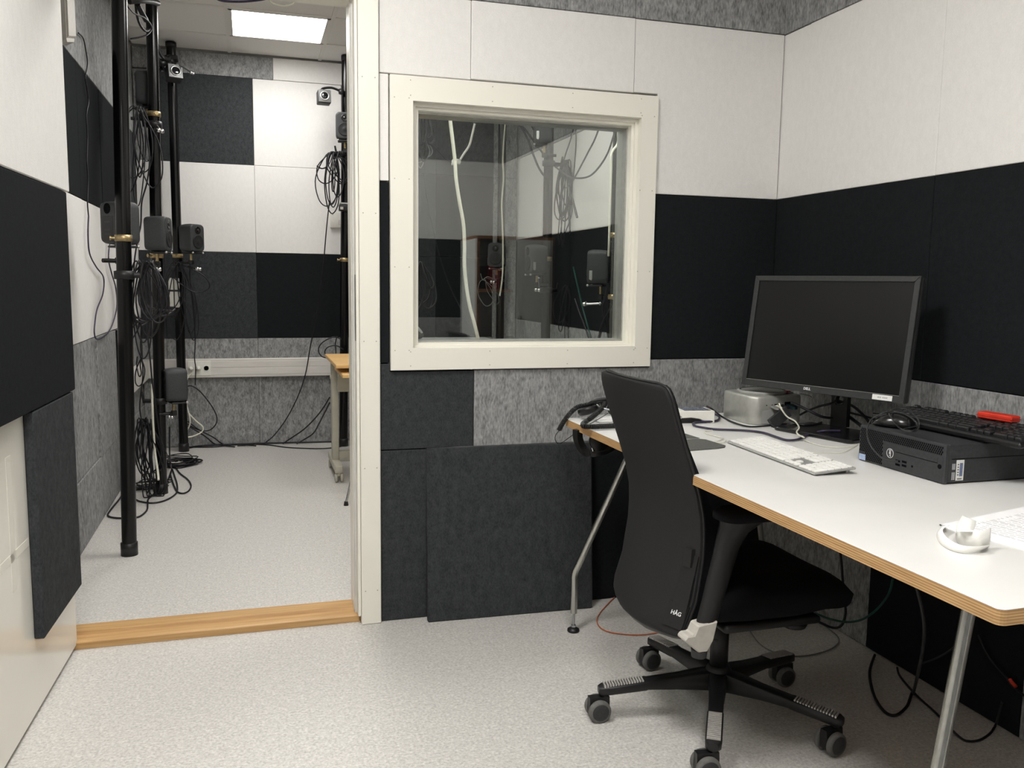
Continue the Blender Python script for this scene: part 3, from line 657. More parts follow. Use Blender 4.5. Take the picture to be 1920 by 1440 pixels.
def seq(x, ws):
    out = []
    for w_ in ws: out.append((x, w_)); x += w_
    return out
NB = 15.25; NP = 18.6
rows = [
    (5, 0.62, seq(0, [1] * 14 + [1]) + seq(NB, [1] * 3) + seq(NP, [1] * 4)),
    (4, 1, seq(0, [1] * 13 + [2]) + seq(NB, [1] * 3) + seq(NP, [1] * 4)),
    (3, 1, seq(0, [1.5] + [1] * 12 + [1.5]) + seq(NB, [1] * 3) + seq(NP, [1] * 4)),
    (2, 1, seq(0, [1.75] + [1] * 11 + [2.25]) + seq(NP, [1] * 4)),
    (1, 1, seq(0, [2.25] + [1] * 10 + [2.75]) + seq(NB + 1, [1]) + seq(NP, [1] * 3)),
    (0, 1, seq(0, [1.5, 1.25, 1.5, 6, 1.5, 1.25, 2.0]) + seq(NB, [1] * 3) + seq(NP, [2, 1])),
    (0, 2, [(NP + 3, 1)]),
]
lay_keys(kbw, KT @ Matrix.Translation((0, 0, 0.0052)), rows, 0.42 / 22.6, 0.005, 0.005, 0.0030, 'key_white', 0.0033, 0.0186)

# ================================================================== black tower lying flat
pcx, pcy = 1.097, -1.037
pc = thing('desktop_computer', 'black desktop computer lying flat on the desk under the black keyboard', 'computer', (pcx + 0.146, pcy - 0.145, DZ))
wpart(MB().box((pcx + 0.012, pcy - 0.29, DZ + 0.003), (pcx + 0.292, pcy, DZ + 0.093), 0.002), 'case', 'pc_grey', pc)
wpart(MB().box((pcx, pcy - 0.2905, DZ + 0.001), (pcx + 0.0125, pcy + 0.0005, DZ + 0.0935), 0.0025), 'front_cover', 'pc_grey', pc)
wpart(MB().box((pcx + 0.02, pcy - 0.2908, DZ + 0.058), (pcx + 0.291, pcy - 0.2898, DZ + 0.0592)), 'side_seam', 'pc_hole', pc)
def fb(u0, u1, v0, v1, d0, d1, bev=0.0):   # on the front face: u from the far end 0..1, v up 0..1
    return MB().box((pcx - d1, pcy - u0 * 0.29, DZ + 0.0935 * v0), (pcx - d0, pcy - u1 * 0.29, DZ + 0.0935 * v1), bev)
vg = MB(); stp = 0.0062; r_ = 0
z = 0.008
while z < 0.089:
    y = 0.006 + (stp / 2 if r_ % 2 else 0)
    while y < 0.283:
        u = y / 0.29; v = z / 0.0935
        if (v > 0.70 or (u < 0.30 and not (u < 0.095 and v < 0.27) and v > 0.08)):
            vg.prism([(pcy - y + a, DZ + z + b) for a, b in ((-0.0019, -0.0014), (0, -0.0031), (0.0019, -0.0014), (0.0019, 0.0014), (0, 0.0031), (-0.0019, 0.0014))], pcx - 0.0003, pcx + 0.001, 'x')
        y += stp
    z += 0.0051; r_ += 1
wpart(vg, 'vent_holes', 'pc_hole', pc, 'dark diamond shaped vent holes', 'stuff')
wpart(fb(0.345, 0.985, 0.03, 0.66, -0.001, 0.0006, 0.0004), 'drive_panel', 'pc_grey', pc)
wpart(fb(0.46, 0.93, 0.51, 0.62, -0.001, 0.0013, 0.0004), 'disc_drive', 'pc_grey', pc)
wpart(fb(0.46, 0.93, 0.495, 0.51, -0.001, 0.0009), 'drive_gap', 'pc_hole', pc)
for u, v in ((0.50, 0.28), (0.50, 0.18), (0.575, 0.30), (0.575, 0.20)):
    wpart(fb(u - 0.03, u + 0.022, v - 0.028, v + 0.028, -0.001, 0.001), 'usb_port', 'pc_hole', pc)
wpart(MB().cyl((pcx + 0.001, pcy - 0.192, DZ + 0.0225), (pcx - 0.001, pcy - 0.192, DZ + 0.0225), 0.003, n=12), 'audio_jack', 'pc_hole', pc)
wpart(MB().cyl((pcx + 0.001, pcy - 0.277, DZ + 0.040), (pcx - 0.0016, pcy - 0.277, DZ + 0.040), 0.0055, n=16), 'power_button', 'pc_hole', pc)
wpart(fb(0.012, 0.095, 0.035, 0.20, -0.0005, 0.0006), 'processor_sticker', 'cpu_sticker', pc, 'small pale blue square sticker')
bc = V(pcx - 0.0008, pcy - 0.116, DZ + 0.040)
wpart(MB().lathe([(0.0118, 0.0), (0.0118, 0.0008), (0.0108, 0.0008), (0.0108, 0.0)], bc, (-1, 0, 0), 28, ring=True), 'badge_ring', 'print_white', pc, 'white ring of the round badge')
lg = text_mesh('DELL', 0.0082, bold=True)
for q in lg.vertices:
    a, b = q.co.x, q.co.y; q.co = Vector((bc.x - 0.0003 - q.co.z, bc.y + b, bc.z - a)) - pc.location
lg.materials.clear(); lg.materials.append(M_['print_white']); link('badge_lettering', lg, pc)
sy = pcy - 0.2901
wpart(MB().box((pcx + 0.034, sy - 0.0006, DZ + 0.008), (pcx + 0.056, sy + 0.0004, DZ + 0.056), 0.0003), 'service_sticker', 'sticker_white', pc, 'white sticker with a blue bar')
wpart(MB().box((pcx + 0.0435, sy - 0.0009, DZ + 0.018), (pcx + 0.052, sy - 0.0004, DZ + 0.049)), 'sticker_bar', 'sticker_blue', pc, 'blue bar')
lt = MB()
for k in range(5): lt.box((pcx + 0.037 + 0.0001, sy - 0.0009, DZ + 0.02 + k * 0.006), (pcx + 0.0415, sy - 0.0005, DZ + 0.023 + k * 0.006))
lt.box((pcx + 0.038, sy - 0.0009, DZ + 0.0105), (pcx + 0.051, sy - 0.0005, DZ + 0.0135))
wpart(lt, 'sticker_print', 'ink_dark', pc, None, 'stuff')
lt = MB()
for z0, z1 in ((0.010, 0.028), (0.034, 0.048)):
    for x in (0.0225, 0.026, 0.029): lt.box((pcx + x, sy - 0.0005, DZ + z0), (pcx + x + 0.0016, sy + 0.0003, DZ + z1))
wpart(lt, 'regulatory_print', 'ink', pc, None, 'stuff')

# ================================================================== black keyboard, mouse and red box on the tower
PZ = DZ + 0.0938
kbb = thing('keyboard', 'black full size keyboard resting on top of the black desktop computer', 'keyboard', (1.188, -0.985, PZ), (0, 0, -PI / 2 + math.radians(1.5)))
KB = Matrix.Translation((0, 0, 0.003)) @ Matrix.Rotation(math.radians(6), 4, 'X')
mb = MB().box((0, 0, 0), (0.445, 0.145, 0.014), 0.004); mb.v = [tuple(KB @ Vector(q)) for q in mb.v]; mb.build('case', 'black_plastic', kbb)
MB().box((0.03, 0.125, 0.0), (0.07, 0.14, 0.016)).build('rear_foot', 'black_plastic', kbb); MB().box((0.375, 0.125, 0.0), (0.415, 0.14, 0.016)).build('rear_foot', 'black_plastic', kbb)
rows2 = [(5.35, 1, [(0, 1)] + seq(2, [1] * 4) + seq(6.5, [1] * 4) + seq(11, [1] * 4) + seq(15.35, [1] * 3))] + [(r, h, [q for q in it]) for r, h, it in rows[1:]]
lay_keys(kbb, KB @ Matrix.Translation((0, 0, 0.0135)), rows2, 0.43 / 22.6, 0.0075, 0.012, 0.0095, 'key_black', 0.0022, 0.0188, 0.0024)
ms_d = V(0.60, -0.80, 0).normalized()
mouse = thing('computer_mouse', 'black wired mouse on top of the black desktop computer', 'mouse', (1.158, -1.088, PZ), (0, 0, math.atan2(ms_d.y, ms_d.x) + PI))
def mouse_ring(k):
    t = k / 12; x = -0.055 + 0.11 * t; wd = 0.031 * (1 - abs(2 * t - 0.95) ** 2.6 * 0.75) ; h = 0.036 * math.sin(PI * min(1, max(0.02, (t * 0.86 + 0.12)))) ** 0.7
    wd *= 0.35 if k in (0, 12) else 1; h *= 0.35 if k in (0, 12) else 1
    return [V(x, wd * math.cos(PI * j / 12) * (1.0 if j not in (0, 12) else 0.97), max(0.003, h * math.sin(PI * j / 12) ** 0.8)) if 0 < j < 12 else V(x, wd * math.cos(PI * j / 12), 0.003) for j in range(13)]
MB().rings([mouse_ring(k) for k in range(13)]).build('body', 'black_gloss', mouse)
MB().cyl((0.026, -0.004, 0.030), (0.026, 0.004, 0.030), 0.008, n=14).build('scroll_wheel', 'dark_plastic', mouse)
MB().box((0.014, -0.0008, 0.028), (0.052, 0.0008, 0.031)).build('button_gap', 'pc_hole', mouse)
rb = thing('red_box', 'small bright red plastic box lying on the black keyboard', 'box', (1.318, -1.255, PZ + 0.038), (0, 0, math.radians(-84)))
MB().box((-0.047, -0.017, 0.0), (0.047, 0.017, 0.016), 0.003).build('body', 'red', rb)
MB().box((-0.0475, -0.0175, 0.007), (0.0475, 0.0175, 0.0078)).build('lid_seam', 'dark_red', rb)
cable('black mouse lead looping over the black desktop computer to its front port', [V(pcx - 0.002, pcy - 0.146, DZ + 0.026), V(pcx - 0.02, pcy - 0.138, DZ + 0.027)] + [V(*q) for q in [(1.0660, -1.1630, 0.7630), (1.0660, -1.1280, 0.7790), (1.0660, -1.1060, 0.8030), (1.0660, -1.1020, 0.8280)]] + [V(*q) for q in [(1.1000, -1.0730, 0.8440)]] + [V(*q) for q in [(1.0560, -1.1560, 0.8720), (1.1220, -1.1250, 0.8720), (1.1160, -1.1780, 0.8720), (1.0530, -1.2800, 0.8720)]] + [V(*q) for q in [(1.1190, -1.2120, 0.8460), (1.0630, -1.2540, 0.8460), (1.0710, -1.2100, 0.8460)]] + [V(*q) for q in [(1.0410, -1.2160, 0.8700), (1.1080, -1.1270, 0.8700), (1.1700, -1.0750, 0.8700), (1.1940, -1.0890, 0.8700)]] + [V(*q) for q in [(1.1510, -1.1670, 0.8680), (1.0620, -1.2800, 0.8680)]] + [V(*q) for q in [(1.1150, -1.2110, 0.8380), (1.1030, -1.1850, 0.8380)]] + [V(1.19, -1.14, PZ + 0.01), V(1.186, -1.126, PZ + 0.012)], 0.0018, 'dark_plastic')

# ================================================================== interface box, mats, papers
dv = thing('interface_box', 'white and black interface box with a small screen at the back of the desk', 'device', (0.94, -0.36, DZ), (0, 0, math.radians(-8)))
W2 = 0.21
MB().prism([(-0.11, 0.010), (-0.02, 0.016), (0.02, 0.018), (0.05, 0.013), (0.075, 0.0), (0.1, 0.0), (0.1, 0.04), (-0.11, 0.04)], -0.045, 0.045, 'y', bev=0.002).build('upper_shell', 'white_plastic', dv, 'white shell')
MB().prism([(-0.11, 0.0), (0.074, 0.0), (0.049, 0.0125), (0.02, 0.0175), (-0.02, 0.0155), (-0.11, 0.0095)], -0.0435, 0.0435, 'y').build('base_shell', 'black_plastic', dv, 'dark curved base')
MB().box((0.0, -0.035, 0.0395), (0.09, 0.038, 0.0408)).build('display', 'display_blue', dv, 'grey blue display film')
MB().lathe([(0.028, 0.0), (0.028, 0.004), (0.024, 0.004), (0.023, 0.001), (0.0, 0.001)], (-0.04, 0.0, 0.0395), n=24).build('dial', 'black_gloss', dv)
MB().lathe([(0.005, 0.0), (0.005, 0.002), (0.0035, 0.002), (0.003, 0.0)], (-0.018, -0.045, 0.020), (0, -1, 0), 14, ring=True).build('jack', 'zinc', dv)
def flat_mat(label, pts, h, mat, cat='mat', name='mouse_mat'):
    q = [Vector(p) for p in pts]; o = MB().prism([(p.x, p.y) for p in q], DZ, DZ + h, 'z', bev=h * 0.3).build(name, mat); return tag(o, label, cat)
flat_mat('dark grey mouse mat lying on the desk behind the office chair', [(0.70, -0.835, 0), (0.812, -0.822, 0), (0.838, -0.812, 0), (0.850, -0.795, 0), (0.848, -0.775, 0), (0.842, -0.70, 0), (0.825, -0.683, 0), (0.78, -0.685, 0), (0.68, -0.70, 0)], 0.004, 'mat_grey')
flat_mat('dark grey card lying just behind the mouse mat', [(0.70, -0.655, 0), (0.842, -0.664, 0), (0.837, -0.585, 0), (0.70, -0.575, 0)], 0.0015, 'mat_grey', 'card', 'card')

def sheet(label, ox, oy, ang, z, w_=0.297, h_=0.21, lines=False):
    t = thing('paper_sheet', label, 'paper', (ox, oy, z), (0, 0, ang))
    MB().box((0, -h_, 0), (w_, 0, 0.0012)).build('page', 'paper', t)
    if lines:
        lt = MB(); x = 0.028
        while x < 0.27:
            n = random.choice((1, 2, 2, 3))
            bu = random.random() < 0.45
            if bu: lt.box((x, -0.034, 0.0012), (x + 0.0035, -0.029, 0.0014))
            for k in range(n):
                y = 0.045 if bu else 0.028; end = h_ - 0.03 - random.random() * (0.08 if k == n - 1 else 0.01)
                while y < end:
                    ww = random.uniform(0.006, 0.02); lt.box((x, -min(y + ww, end), 0.0012), (x + 0.0022, -y, 0.00135)); y += ww + 0.003
                x += 0.0058
            x += 0.006
        lt.build('printed_text', 'ink', t, 'grey printed lines', 'stuff')
    return t
sheet('blank lower sheet of the paper pile at the near end of the desk', 0.826, -1.612, math.radians(11), DZ)
sheet('printed page on top of the paper pile at the near end of the desk', 0.832, -1.603, math.radians(13.5), DZ + 0.0013, lines=True)
def ribbon(mb, lo, hi, th=0.0005, sub=5):
    A = catmull(lo, sub); B = catmull(hi, sub); n = len(A); vs = []
    for a, b in zip(A, B):
        vs += [a, b]
    fs = [(2 * i, 2 * i + 2, 2 * i + 3, 2 * i + 1) for i in range(n - 1)]
    mb.add(vs, fs, True); return mb
st = thing('label_strip', 'curled strip of white paper labels lying beside the printed pages', 'paper', (0.78, -1.71, DZ))
m1 = MB(); ribbon(m1, [(0.8330, -1.6050, 0.7340), (0.7790, -1.6490, 0.7340), (0.7420, -1.6960, 0.7340), (0.7280, -1.7330, 0.7340), (0.7350, -1.7570, 0.7340), (0.7630, -1.7580, 0.7340), (0.8070, -1.7380, 0.7340)], [(0.8110, -1.6460, 0.7480), (0.7760, -1.6660, 0.7480), (0.7490, -1.7000, 0.7480), (0.7340, -1.7320, 0.7480), (0.7330, -1.7570, 0.7480), (0.7520, -1.7680, 0.7480), (0.7800, -1.7660, 0.7480)])
o = wpart(m1, 'outer_loop', 'strip', st); s1 = o.modifiers.new('thickness', 'SOLIDIFY'); s1.thickness = 0.0006
lo = [Vector(q) for q in [(0.7840, -1.6880, 0.7380), (0.7610, -1.7180, 0.7380), (0.7580, -1.7390, 0.7380), (0.7730, -1.7500, 0.7380), (0.8080, -1.7400, 0.7380)]]
m2 = MB(); ribbon(m2, lo, [q + V(0, 0, 0.031) for q in lo]); o = wpart(m2, 'standing_loop', 'strip', st); s1 = o.modifiers.new('thickness', 'SOLIDIFY'); s1.thickness = 0.0006
m3 = MB(); ribbon(m3, [(0.7350, -1.7390, 0.7680), (0.7680, -1.7070, 0.7680), (0.7990, -1.6800, 0.7680), (0.8270, -1.6570, 0.7680)], [(0.7590, -1.7490, 0.7680), (0.7870, -1.7260, 0.7680), (0.8050, -1.7100, 0.7680), (0.8200, -1.6960, 0.7680)]); o = wpart(m3, 'loose_end', 'strip', st); s1 = o.modifiers.new('thickness', 'SOLIDIFY'); s1.thickness = 0.0006
m4 = MB()
for k in range(3): ribbon(m4, [(0.8290, -1.6020, 0.7340), (0.8350, -1.6330, 0.7340)], [(0.8360, -1.5970, 0.7340), (0.8430, -1.6280, 0.7340)])
wpart(m4, 'printed_edge', 'ink_dark', st, None, 'stuff')

# ================================================================== cables on the desk
cable('dark violet cable winding across the desk from the interface box past the white keyboard', [(1.1180, -0.2680, 0.7380), (1.1030, -0.3260, 0.7380), (1.0640, -0.3880, 0.7380), (1.0280, -0.4140, 0.7380), (0.9850, -0.4160, 0.7380), (0.9500, -0.4300, 0.7380), (0.9260, -0.4780, 0.7380), (0.9360, -0.5220, 0.7380), (0.9620, -0.5580, 0.7380), (1.0340, -0.5930, 0.7380), (1.0690, -0.6400, 0.7380), (1.0660, -0.7140, 0.7380), (1.0660, -0.7670, 0.7380), (1.1030, -0.7670, 0.7380), (1.1680, -0.7180, 0.7380), (1.2200, -0.6830, 0.7380)] + [(1.2300, -0.7170, 0.7500), (1.2790, -0.7270, 0.7500)], 0.0035, 'cable_purple')
cable('black cable running from the interface box past the front of the silver computer', [(1.0530, -0.3310, 0.7750), (1.0370, -0.3910, 0.7750)] + [(1.1160, -0.3160, 0.7380), (1.0870, -0.4260, 0.7380), (1.0810, -0.5010, 0.7380), (1.0940, -0.5360, 0.7380), (1.1370, -0.5350, 0.7380), (1.1920, -0.5250, 0.7380), (1.2330, -0.5230, 0.7380)], 0.003, 'cable')
cable('thin white lead from the left end of the white keyboard', [(0.8930, -0.7260, 0.7360), (0.8630, -0.7530, 0.7360), (0.8510, -0.7340, 0.7360), (0.9020, -0.6930, 0.7360), (0.8970, -0.6370, 0.7360), (0.8970, -0.6000, 0.7360), (0.9170, -0.5650, 0.7360), (0.9440, -0.5570, 0.7360)], 0.0014, 'cable_white')
cable('thin white lead behind the white keyboard running to the black desktop computer', [(1.0060, -0.9440, 0.7360), (1.0630, -0.9420, 0.7360), (1.1140, -0.9540, 0.7360), (1.1950, -0.8950, 0.7360), (1.2420, -0.8560, 0.7360)], 0.0012, 'cable_white')
cable('pale grey lead lying in front of the monitor base', [(1.1250, -0.7600, 0.7360), (1.1160, -0.8360, 0.7360), (1.1350, -0.8810, 0.7360), (1.1800, -0.8910, 0.7360), (1.2210, -0.8760, 0.7360)], 0.0012, 'cable_white')
cable('white cable curling over the front of the monitor base', (1.1950, -0.5300, 0.8090) and [(1.1970, -0.5300, 0.8080), (1.1940, -0.5500, 0.7920), (1.2080, -0.5600, 0.7700), (1.2220, -0.5800, 0.7590), (1.2230, -0.6000, 0.7470)] + [(1.1850, -0.6560, 0.7480), (1.1430, -0.7050, 0.7480), (1.1160, -0.7550, 0.7480), (1.1080, -0.7890, 0.7480)], 0.0025, 'cable_white')
cable('black video cable arching from the silver computer to the monitor stand', [(1.2400, -0.5300, 0.8100), (1.2610, -0.5500, 0.8000), (1.2800, -0.5800, 0.7870), (1.3150, -0.6000, 0.7710), (1.3750, -0.6000, 0.7660)], 0.0042)
cable('black power cable looped through the hole of the monitor stand', [(1.2840, -0.5200, 0.7670), (1.2910, -0.5500, 0.7850), (1.2930, -0.6000, 0.8060), (1.3080, -0.6350, 0.8190), (1.3460, -0.6100, 0.8230), (1.3710, -0.5600, 0.8330)], 0.0035)
cable('black cable passing behind the monitor stand, upper one on its right', [(1.3800, -0.5500, 0.8210), (1.4180, -0.5800, 0.8080), (1.4180, -0.6200, 0.7990), (1.4010, -0.6800, 0.7840), (1.3760, -0.7400, 0.7700)], 0.0045)
cable('black cable passing behind the monitor stand, middle one on its right', [(1.3820, -0.5500, 0.7860), (1.4120, -0.5800, 0.7830), (1.4190, -0.6200, 0.7800), (1.4050, -0.6800, 0.7830), (1.3910, -0.7400, 0.7840)], 0.0035)
cable('black cable passing behind the monitor stand, lower one on its right', [(1.3740, -0.5600, 0.7910), (1.3970, -0.6000, 0.7760), (1.3780, -0.6600, 0.7700), (1.3420, -0.7400, 0.7660)], 0.0055)
cable('black cable lying on the monitor base in front of the stand', [(1.2960, -0.4160, 0.7480), (1.2540, -0.5220, 0.7480), (1.2420, -0.5940, 0.7480), (1.2980, -0.5850, 0.7480), (1.3360, -0.5610, 0.7480)], 0.003)
cable('thin grey wire hanging behind the silver computer', [(1.4650, -0.2600, 0.7990), (1.5030, -0.2700, 0.7900), (1.5200, -0.2800, 0.7640), (1.5240, -0.3000, 0.7220)], 0.0015, 'cable_grey')

# ================================================================== headphones at the corner of the desk
def cup_mesh(o, ax, R, T, mat_parent=None):
    return MB().lathe([(R * 0.55, 0), (R * 0.9, T * 0.08), (R, T * 0.35), (R * 0.96, T * 0.62)], o, ax, 24)
hp = thing('headphones', 'black headphones with a coiled lead piled at the far corner of the desk', 'headphones', (0.72, -0.29, DZ))
wpart(MB().box((0.655, -0.345, DZ), (0.80, -0.275, DZ + 0.018), 0.006, 2), 'ear_pad', 'cabinet_grey', hp, 'pale grey pad')
c1 = wpart(cup_mesh(V(0.735, -0.325, DZ + 0.030), V(0.25, 0.5, 0.75), 0.042, 0.040), 'ear_cup', 'black_plastic', hp)
c2 = wpart(cup_mesh(V(0.655, -0.262, DZ + 0.018), V(-0.2, 0.3, 0.9), 0.036, 0.036), 'ear_cup', 'black_plastic', hp)
wpart(MB().tube([(0.645, -0.27, DZ + 0.05), (0.66, -0.29, DZ + 0.066), (0.70, -0.30, DZ + 0.072), (0.78, -0.31, DZ + 0.066), (0.84, -0.31, DZ + 0.04)], 0.006, 8, 6), 'headband', 'black_plastic', hp)
wpart(MB().tube([(0.67, -0.29, DZ + 0.052), (0.675, -0.31, DZ + 0.046), (0.70, -0.33, DZ + 0.04)], 0.003, 8, 6), 'yoke', 'zinc', hp)
def coil_tube(pts, R, r, pitch, n=5):
    P = catmull(pts, 40); L = [0.0]
    for a, b in zip(P, P[1:]): L.append(L[-1] + (b - a).length)
    tot = L[-1]; N = int(tot / pitch * 9); out = []; up = None; k = 0
    for i in range(N + 1):
        s = tot * i / N
        while k < len(P) - 2 and L[k + 1] < s: k += 1
        f = (s - L[k]) / max(1e-9, L[k + 1] - L[k]); p = P[k].lerp(P[k + 1], f); t = (P[k + 1] - P[k]).normalized()
        if up is None: up = t.orthogonal().normalized()
        up = (up - t * up.dot(t)).normalized(); v = t.cross(up); a = 2 * PI * s / pitch
        out.append(p + (up * math.cos(a) + v * math.sin(a)) * R)
    return MB().tube(out, r, n, 1)
cp = [(0.5530, -0.2500, 0.6980), (0.5680, -0.2500, 0.7240), (0.5900, -0.2500, 0.7520), (0.6160, -0.2500, 0.7730), (0.6490, -0.2600, 0.7820), (0.6790, -0.2700, 0.7860), (0.7020, -0.2800, 0.7920)] + [(0.6830, -0.3100, 0.7810), (0.6530, -0.3250, 0.7610), (0.6260, -0.3350, 0.7460), (0.6030, -0.3450, 0.7360)] + [(0.5650, -0.4370, 0.7440), (0.5740, -0.4590, 0.7440), (0.6100, -0.4620, 0.7440), (0.6550, -0.4610, 0.7440), (0.6980, -0.4660, 0.7440)]
wpart(coil_tube(cp, 0.0068, 0.0021, 0.0047), 'coiled_lead', 'black_plastic', hp)
wpart(MB().tube([(0.5530, -0.2500, 0.6960), (0.5420, -0.2520, 0.6840), (0.5390, -0.2550, 0.6690), (0.5480, -0.2580, 0.6550), (0.5620, -0.2650, 0.6610), (0.5850, -0.3000, 0.6910)] + [(0.6130, -0.3450, 0.7260), (0.6510, -0.3500, 0.7480), (0.6840, -0.3500, 0.7660)], 0.0014, 6, 6), 'straight_lead', 'black_plastic', hp)
hh = thing('headphones', 'black headphones hanging from a hook under the far corner of the desk', 'headphones', (0.71, -0.36, 0.60))
arc = [(0.5840, -0.3400, 0.7150), (0.5860, -0.3400, 0.6860), (0.5960, -0.3400, 0.6610), (0.6080, -0.3450, 0.6440), (0.6240, -0.3500, 0.6350), (0.6460, -0.3600, 0.6380), (0.6740, -0.3600, 0.6440), (0.7010, -0.3600, 0.6570)]
P_ = catmull(arc, 5); rg = []
for i, p in enumerate(P_):
    t = (P_[min(i + 1, len(P_) - 1)] - P_[max(i - 1, 0)]).normalized(); s1 = t.cross(V(0.3, -0.95, 0)).normalized(); s2 = t.cross(s1)
    wd = 0.011 if i < 20 else 0.006
    rg.append([p + s1 * a * wd + s2 * b * 0.012 for a, b in ((-1, -1), (1, -1), (1, 1), (-1, 1))])
wpart(MB().rings(rg, False), 'headband', 'black_plastic', hh)
ec = V(*(0.6480, -0.3700, 0.6780))
wpart(cup_mesh(ec + V(0.0, 0.02, -0.002), V(0.1, -1.0, 0.25), 0.034, 0.035), 'ear_cup', 'black_plastic', hh)
wpart(MB().tube([(0.6300, -0.3600, 0.6810), (0.6270, -0.3600, 0.6630), (0.6310, -0.3600, 0.6460)], 0.0035, 8, 5), 'yoke', 'chrome', hh)
hk = MB().tube([(0.735, -0.36, DZ - 0.026), (0.735, -0.36, 0.66), (0.728, -0.372, 0.648), (0.72, -0.38, 0.655)], 0.004, 8, 5).build('hook', 'black_plastic')
tag(hk, 'black hook screwed under the desk holding the hanging headphones', 'hook')

# ================================================================== office chair
CX, CY = 0.80, -0.89
chair = thing('office_chair', 'black five star office chair with a tall narrow back pushed up to the desk', 'chair', (CX, CY, 0.0))
def cpart(mb, name, mat, label=None, parent=None, kind=None): return mb.build(name, mat, parent or chair, label, kind)   # local to the chair
def rod_arm(a, r0=0.02, r1=0.325):
    c, s = math.cos(a), math.sin(a)
    def P(r, t, z): return V(r * c - t * s, r * s + t * c, z)
    R = []
    for r, hw, zt, zb in ((r0, 0.024, 0.132, 0.078), (0.06, 0.022, 0.128, 0.080), (0.12, 0.019, 0.119, 0.083), (0.20, 0.0185, 0.110, 0.084), (0.205, 0.0205, 0.110, 0.083), (0.30, 0.0205, 0.098, 0.074), (r1, 0.019, 0.095, 0.072), (r1 + 0.010, 0.012, 0.092, 0.074)):
        b = 0.004; R.append([P(r, t, z) for t, z in ((-hw, zb + b), (-hw + b, zb), (hw - b, zb), (hw, zb + b), (hw, zt - b), (hw - b, zt), (-hw + b, zt), (-hw, zt - b))])
    arm = cpart(MB().rings(R), 'base_arm', 'chair_plastic')
    tr_ = MB()
    for k in range(15):
        r = 0.213 + k * 0.0074; zt = 0.1105 - (r - 0.2) * 0.115
        if r > r1 + 0.002: break
        tr_.add([P(r + u, t, z) for z in (zt - 0.004, zt + 0.0032) for t in (-0.0165, 0.0165) for u in (0, 0.0042)], [(0, 2, 3, 1), (4, 5, 7, 6), (0, 1, 5, 4), (2, 6, 7, 3), (0, 4, 6, 2), (1, 3, 7, 5)])
    cpart(tr_, 'foot_grip', 'tread', 'ribbed metallic foot grip', arm)
    return arm
ANG = [math.radians(x) for x in (169, 97, 20, -52, -122)]
SW = [math.radians(x) for x in (176, 186, 182, 190, 172)]     # the way each castor trails
for a, sw in zip(ANG, SW):
    rod_arm(a)
    px, py = 0.318 * math.cos(a), 0.318 * math.sin(a)
    d = V(math.cos(sw), math.sin(sw), 0); ax = V(-d.y, d.x, 0); cc_ = V(px, py, 0.031) + d * 0.018
    fk = MB().cyl((px, py, 0.05), (px, py, 0.082), 0.010, n=14)
    def W_(u, t, z): p = cc_ + d * u + ax * t; return V(p.x, p.y, z)
    fk.rings([[W_(u, t, z) for t, z in ((-0.010, 0.018), (0.010, 0.018), (0.012, 0.05), (0.010, 0.066), (-0.010, 0.066), (-0.012, 0.05))] for u in (-0.03, -0.026, 0.0, 0.02, 0.026)], False)
    cs = cpart(fk, 'castor', 'chair_plastic')
    for sg in (-1, 1):
        p0 = cc_ + ax * (0.0125 * sg); q = cc_ + ax * (0.029 * sg)
        wl = MB().lathe([(0.026, 0), (0.0305, 0.002), (0.031, 0.006), (0.0305, 0.012), (0.027, 0.0155), (0.0235, 0.0165)], p0, ax * sg, 26)
        cpart(wl, 'wheel', 'tyre', None, cs)
        cpart(MB().lathe([(0.0238, 0.0160), (0.0228, 0.0172), (0.016, 0.0182), (0.001, 0.0186)], p0, ax * sg, 26), 'wheel_cover', 'dark_plastic', None, cs)
cpart(MB().lathe([(0.030, 0.072), (0.036, 0.080), (0.036, 0.128), (0.030, 0.142), (0.026, 0.146)], n=24), 'hub', 'chair_plastic')
cpart(MB().lathe([(0.0245, 0.142), (0.0245, 0.262), (0.020, 0.264), (0.014, 0.2645)], n=24).cyl((0, 0, 0.26), (0, 0, 0.315), 0.014, n=18), 'gas_column', 'chair_plastic')
cpart(MB().cyl((0, 0, 0.05), (0, 0, 0.075), 0.016, n=18), 'column_end', 'black_plastic')
# mechanism under the seat
cpart(MB().box((-0.20, -0.10, 0.285), (0.16, 0.10, 0.335), 0.015, 2).box((-0.11, -0.205, 0.322), (0.17, 0.205, 0.345), 0.01, 2), 'seat_mechanism', 'chair_plastic')
cpart(MB().lathe([(0.0, -0.012), (0.03, -0.008), (0.034, 0.0), (0.03, 0.010)], (0.115, -0.165, 0.316), n=22), 'tension_knob', 'chair_plastic')
# seat cushion: flat saddle with a drooping front edge
def seat_ring(x, hw, zt, zb, k=0.03):
    n = 10; out = []
    for i in range(n + 1):      # underside left -> right
        t = -1 + 2 * i / n; out.append(V(x, t * hw * 0.96, zb + 0.014 * abs(t) ** 4))
    for i in range(n + 1):
        t = 1 - 2 * i / n; out.append(V(x, t * hw, zt - k * abs(t) ** 5 + 0.012 * abs(t) ** 2))
    return out
SR = [(-0.215, 0.10, 0.385, 0.36), (-0.21, 0.16, 0.405, 0.350), (-0.17, 0.205, 0.428, 0.343), (-0.05, 0.222, 0.436, 0.343), (0.08, 0.228, 0.438, 0.345), (0.17, 0.225, 0.435, 0.352), (0.215, 0.222, 0.432, 0.349), (0.242, 0.218, 0.425, 0.350), (0.258, 0.210, 0.414, 0.355), (0.266, 0.196, 0.402, 0.364), (0.268, 0.175, 0.392, 0.374)]
cpart(MB().rings([seat_ring(*q) for q in SR]), 'seat_cushion', 'chair_fabric')
